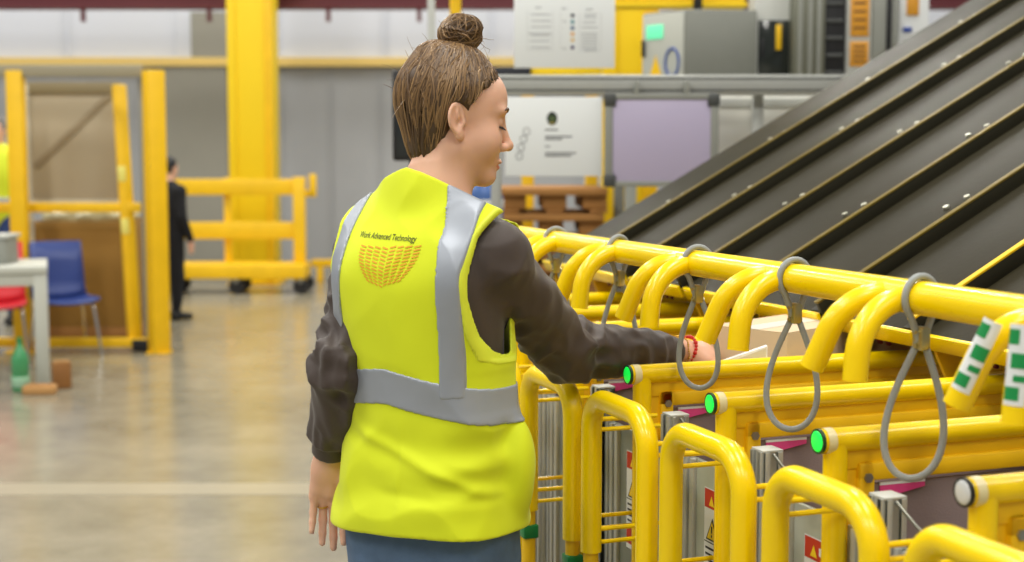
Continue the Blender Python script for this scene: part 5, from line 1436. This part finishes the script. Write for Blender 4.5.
vl = TW(0, 0, 0.82)-np.array([.30, .30, 0]); vh = TW(0, 0, 1.54)+np.array([.32, .30, 0])
V, F = sdf_mesh(vestf, vl, vh, 0.0036)
vest = np_obj('safety_vest', V, F, VEST, woman, relax=1)
vbvh = BVHTree.FromPolygons([tuple(v) for v in V], [tuple(f) for f in F])
# rim piping round the right armhole
def edge(P):
    r, f, z = tf(P); rl = np.interp(z, RZ, RL)
    return smax(smax(vestf(P, 0.0012), rl-0.010-r, 0.002), 1.10-z, 0.004)
V2, F2 = sdf_mesh(edge, vl, vh, 0.0032)
np_obj('armhole_binding', V2, F2, mat('vest_binding', rgb(226, 236, 60), 0.6), vest, relax=1)
def hband(P):
    r, f, z = tf(P); zc = 1.076-0.012*np.clip(r/0.17, -0.2, 1)+0.026*np.clip(-f/0.1, 0, 1)*np.clip(1-np.abs(r)/0.2, 0, 1)
    return smax(smax(vestf(P, 0.0026), -vestbody(P)-0.003, 0.001), np.abs(z-zc)-0.0315, 0.0015)
V2, F2 = sdf_mesh(hband, vl, vh, 0.0030); np_obj('reflective_band', V2, F2, REFL, vest, relax=1)
BZ = [1.0, 1.08, 1.16, 1.24, 1.32, 1.38, 1.42, 1.46]
BRr = [0.116, 0.116, 0.117, 0.118, 0.117, 0.114, 0.108, 0.10]
def vband(side):
    def f_(P):
        r, f, z = tf(P); c_ = np.interp(z, BZ, BRr) if side > 0 else np.interp(z, BZ, [0.116]*8)
        hw_ = np.interp(z, [1.1, 1.3, 1.41], [0.0175, 0.0185, 0.025]) if side > 0 else 0.0165
        return smax(smax(smax(vestf(P, 0.0034), -vestbody(P)-0.004, 0.001), np.abs(r*side-c_)-hw_, 0.0015), 1.085-z, 0.0015)
    return f_
for s in (1, -1):
    V2, F2 = sdf_mesh(vband(s), vl, vh, 0.0030); np_obj('reflective_band', V2, F2, REFL, vest, relax=1)
# print on the back: lines of lettering and a shield of dashes, wrapped on to the cloth
def onback(r, z, off):
    o_ = TW(r, -0.6, z); h_ = vbvh.ray_cast(Vector(o_), Vector(F3))
    if h_[0] is None: return Vector(TW(r, -0.13, z))
    return h_[0]-Vector(F3)*off
def project(me, r0, z0, off, name, m):
    for v in me.vertices: v.co = onback(r0+v.co.x, z0+v.co.y, off)
    me.materials.clear(); me.materials.append(m); o = bpy.data.objects.new(name, me); COL.objects.link(o); finish(o, vest, True); return o
def text_mesh(body_, size):
    cu = bpy.data.curves.new('lettering', 'FONT'); cu.body = body_; cu.size = size; cu.align_x = 'CENTER'; cu.resolution_u = 4; cu.offset = size*0.010
    ob = bpy.data.objects.new('lettering', cu); COL.objects.link(ob); dg = bpy.context.evaluated_depsgraph_get(); dg.update()
    me = bpy.data.meshes.new_from_object(ob.evaluated_get(dg)); bpy.data.objects.remove(ob); bpy.data.curves.remove(cu)
    b = bmesh.new(); b.from_mesh(me); bmesh.ops.triangulate(b, faces=b.faces[:]); bmesh.ops.subdivide_edges(b, edges=[e_ for e_ in b.edges if e_.calc_length() > size*.2], cuts=2); b.to_mesh(me); b.free(); return me
def backpos(px, py):
    r_ = ray(px, py); h_ = vbvh.ray_cast(Vector((0, 0, CAMZ)), r_.normalized()); q = np.array(h_[0])-O; return float(q@R3), float(q[2]+O[2])
rA, zA = backpos(359, 238); rB, zB_ = backpos(417, 238)
me = text_mesh('Work Advanced Technology', 0.0128); xs = [v.co.x for v in me.vertices]; sc_t = (rB-rA)/(max(xs)-min(xs))
for v in me.vertices: v.co.x *= sc_t; v.co.y = v.co.y*sc_t*1.35-0.035*v.co.x
project(me, (rA+rB)/2, zA, 0.0011, 'printed_lettering', mat('olive_print', rgb(92, 96, 24), 0.7))
rA, zA = backpos(361, 244); rB, zB_ = backpos(416, 286)
bm = bmesh.new(); W_ = rB-rA; Hh = zA-zB_
for row in range(11):
    v_ = row/10; half = 0.5*W_*(1.0-0.42*v_**2.2)
    for colm in range(8):
        u0 = -1+2*colm/8+0.02; sgn = -1 if colm < 4 else 1
        pts_ = []
        for (du, dz) in ((0.02, 0), (0.215, 0), (0.215, -0.0026), (0.02, -0.0026)):
            uu = u0+du; dip = 0.55*(1-uu*uu)*0.012+abs(uu)*0.0
            zc_ = -v_*Hh*0.86-0.010*(1-abs(uu))*(0.3+0.7*v_)
            pts_.append(bm.verts.new((uu*half, zc_+dz+(0.0035*(abs(uu-u0)/0.2))*(1 if uu > 0 else -1)*0.6, 0)))
        if abs(u0+0.12) > 0.09 or row % 2: bm.faces.new(pts_)
me = bpy.data.meshes.new('printed_shield'); bmesh.ops.subdivide_edges(bm, edges=bm.edges[:], cuts=1, use_grid_fill=True); bm.to_mesh(me); bm.free()
project(me, (rA+rB)/2, zA, 0.0011, 'printed_shield', mat('orange_vest_print', rgb(228, 164, 30), 0.7))
# --- bracelets and ring
def bracelet(C, axis, r, n, rb, name, m, tilt=0.0, rng_amp=0.0):
    ax = Vector(axis).normalized(); u = ax.orthogonal().normalized(); w = ax.cross(u); mb = MB()
    for i in range(n):
        a = 2*PI*i/n; c = Vector(C)+(u*math.cos(a)+w*math.sin(a))*r+ax*(tilt*math.sin(a+0.6)+rng_amp*math.sin(a*5)); mb.ball(c, rb*(1.1 if i % 3 == 0 else 0.92), 8)
    return mb.build(name, m, woman, world=True)
bracelet(WR0+fdir*0.016+np.array([0, 0, 0.001]), fdir+np.array([0.1, 0, -0.35]), 0.0295, 24, 0.0042, 'beaded_bracelet', mat('red_beads', rgb(200, 36, 26), 0.3))
bracelet(WR0-fdir*0.004, fdir, 0.0305, 40, 0.0022, 'gold_chain', mat('gold', rgb(214, 170, 70), 0.3, 0.9), rng_amp=0.002)
mb = MB(); g = GL((-0.0095-0.001, 0.081+0.012, -0.002)); ydir = (GL((0, 1, 0))-GL((0, 0, 0))); Rr = Matrix.Identity(3)
q_ = Vector(ydir).to_track_quat('Z', 'Y').to_matrix()
mb.tube([Vector(g)+q_ @ Vector((0.0098*math.cos(a), 0.0098*math.sin(a), 0)) for a in np.linspace(0, 2*PI, 20, endpoint=False)], 0.0014, 6, closed=True); mb.build('finger_ring', mat('gold', rgb(214, 170, 70), 0.3, 0.9), woman, world=True)
# ------------------------------------------------------------------ light
w = bpy.data.worlds.new('hall_light'); scn.world = w; w.use_nodes = True
bg = w.node_tree.nodes['Background']; bg.inputs['Color'].default_value = (0.93, 0.96, 1.0, 1); bg.inputs['Strength'].default_value = 0.24
def lamp(x, y, z, e, sx=0.35, sy=2.6, col=(1, 0.97, 0.9)):
    l = bpy.data.lights.new('high_bay_lamp', 'AREA'); l.shape = 'RECTANGLE'; l.size = sx; l.size_y = sy; l.energy = e; l.color = col
    o = bpy.data.objects.new('high_bay_lamp', l); COL.objects.link(o); o.location = (x, y, z)
for x in (-9, -4, 1, 6):
    for y in (-4, 1.2, 6.5, 12, 16.5): lamp(x, y, 7.5, 205 if x < 5 else 130)
vs = scn.view_settings
vs.view_transform = 'Standard'; vs.look = 'None'; vs.exposure = 0.0; vs.gamma = 1; vs.use_curve_mapping = False
scn.cycles.use_denoising = True
scn.cycles.max_bounces = 6
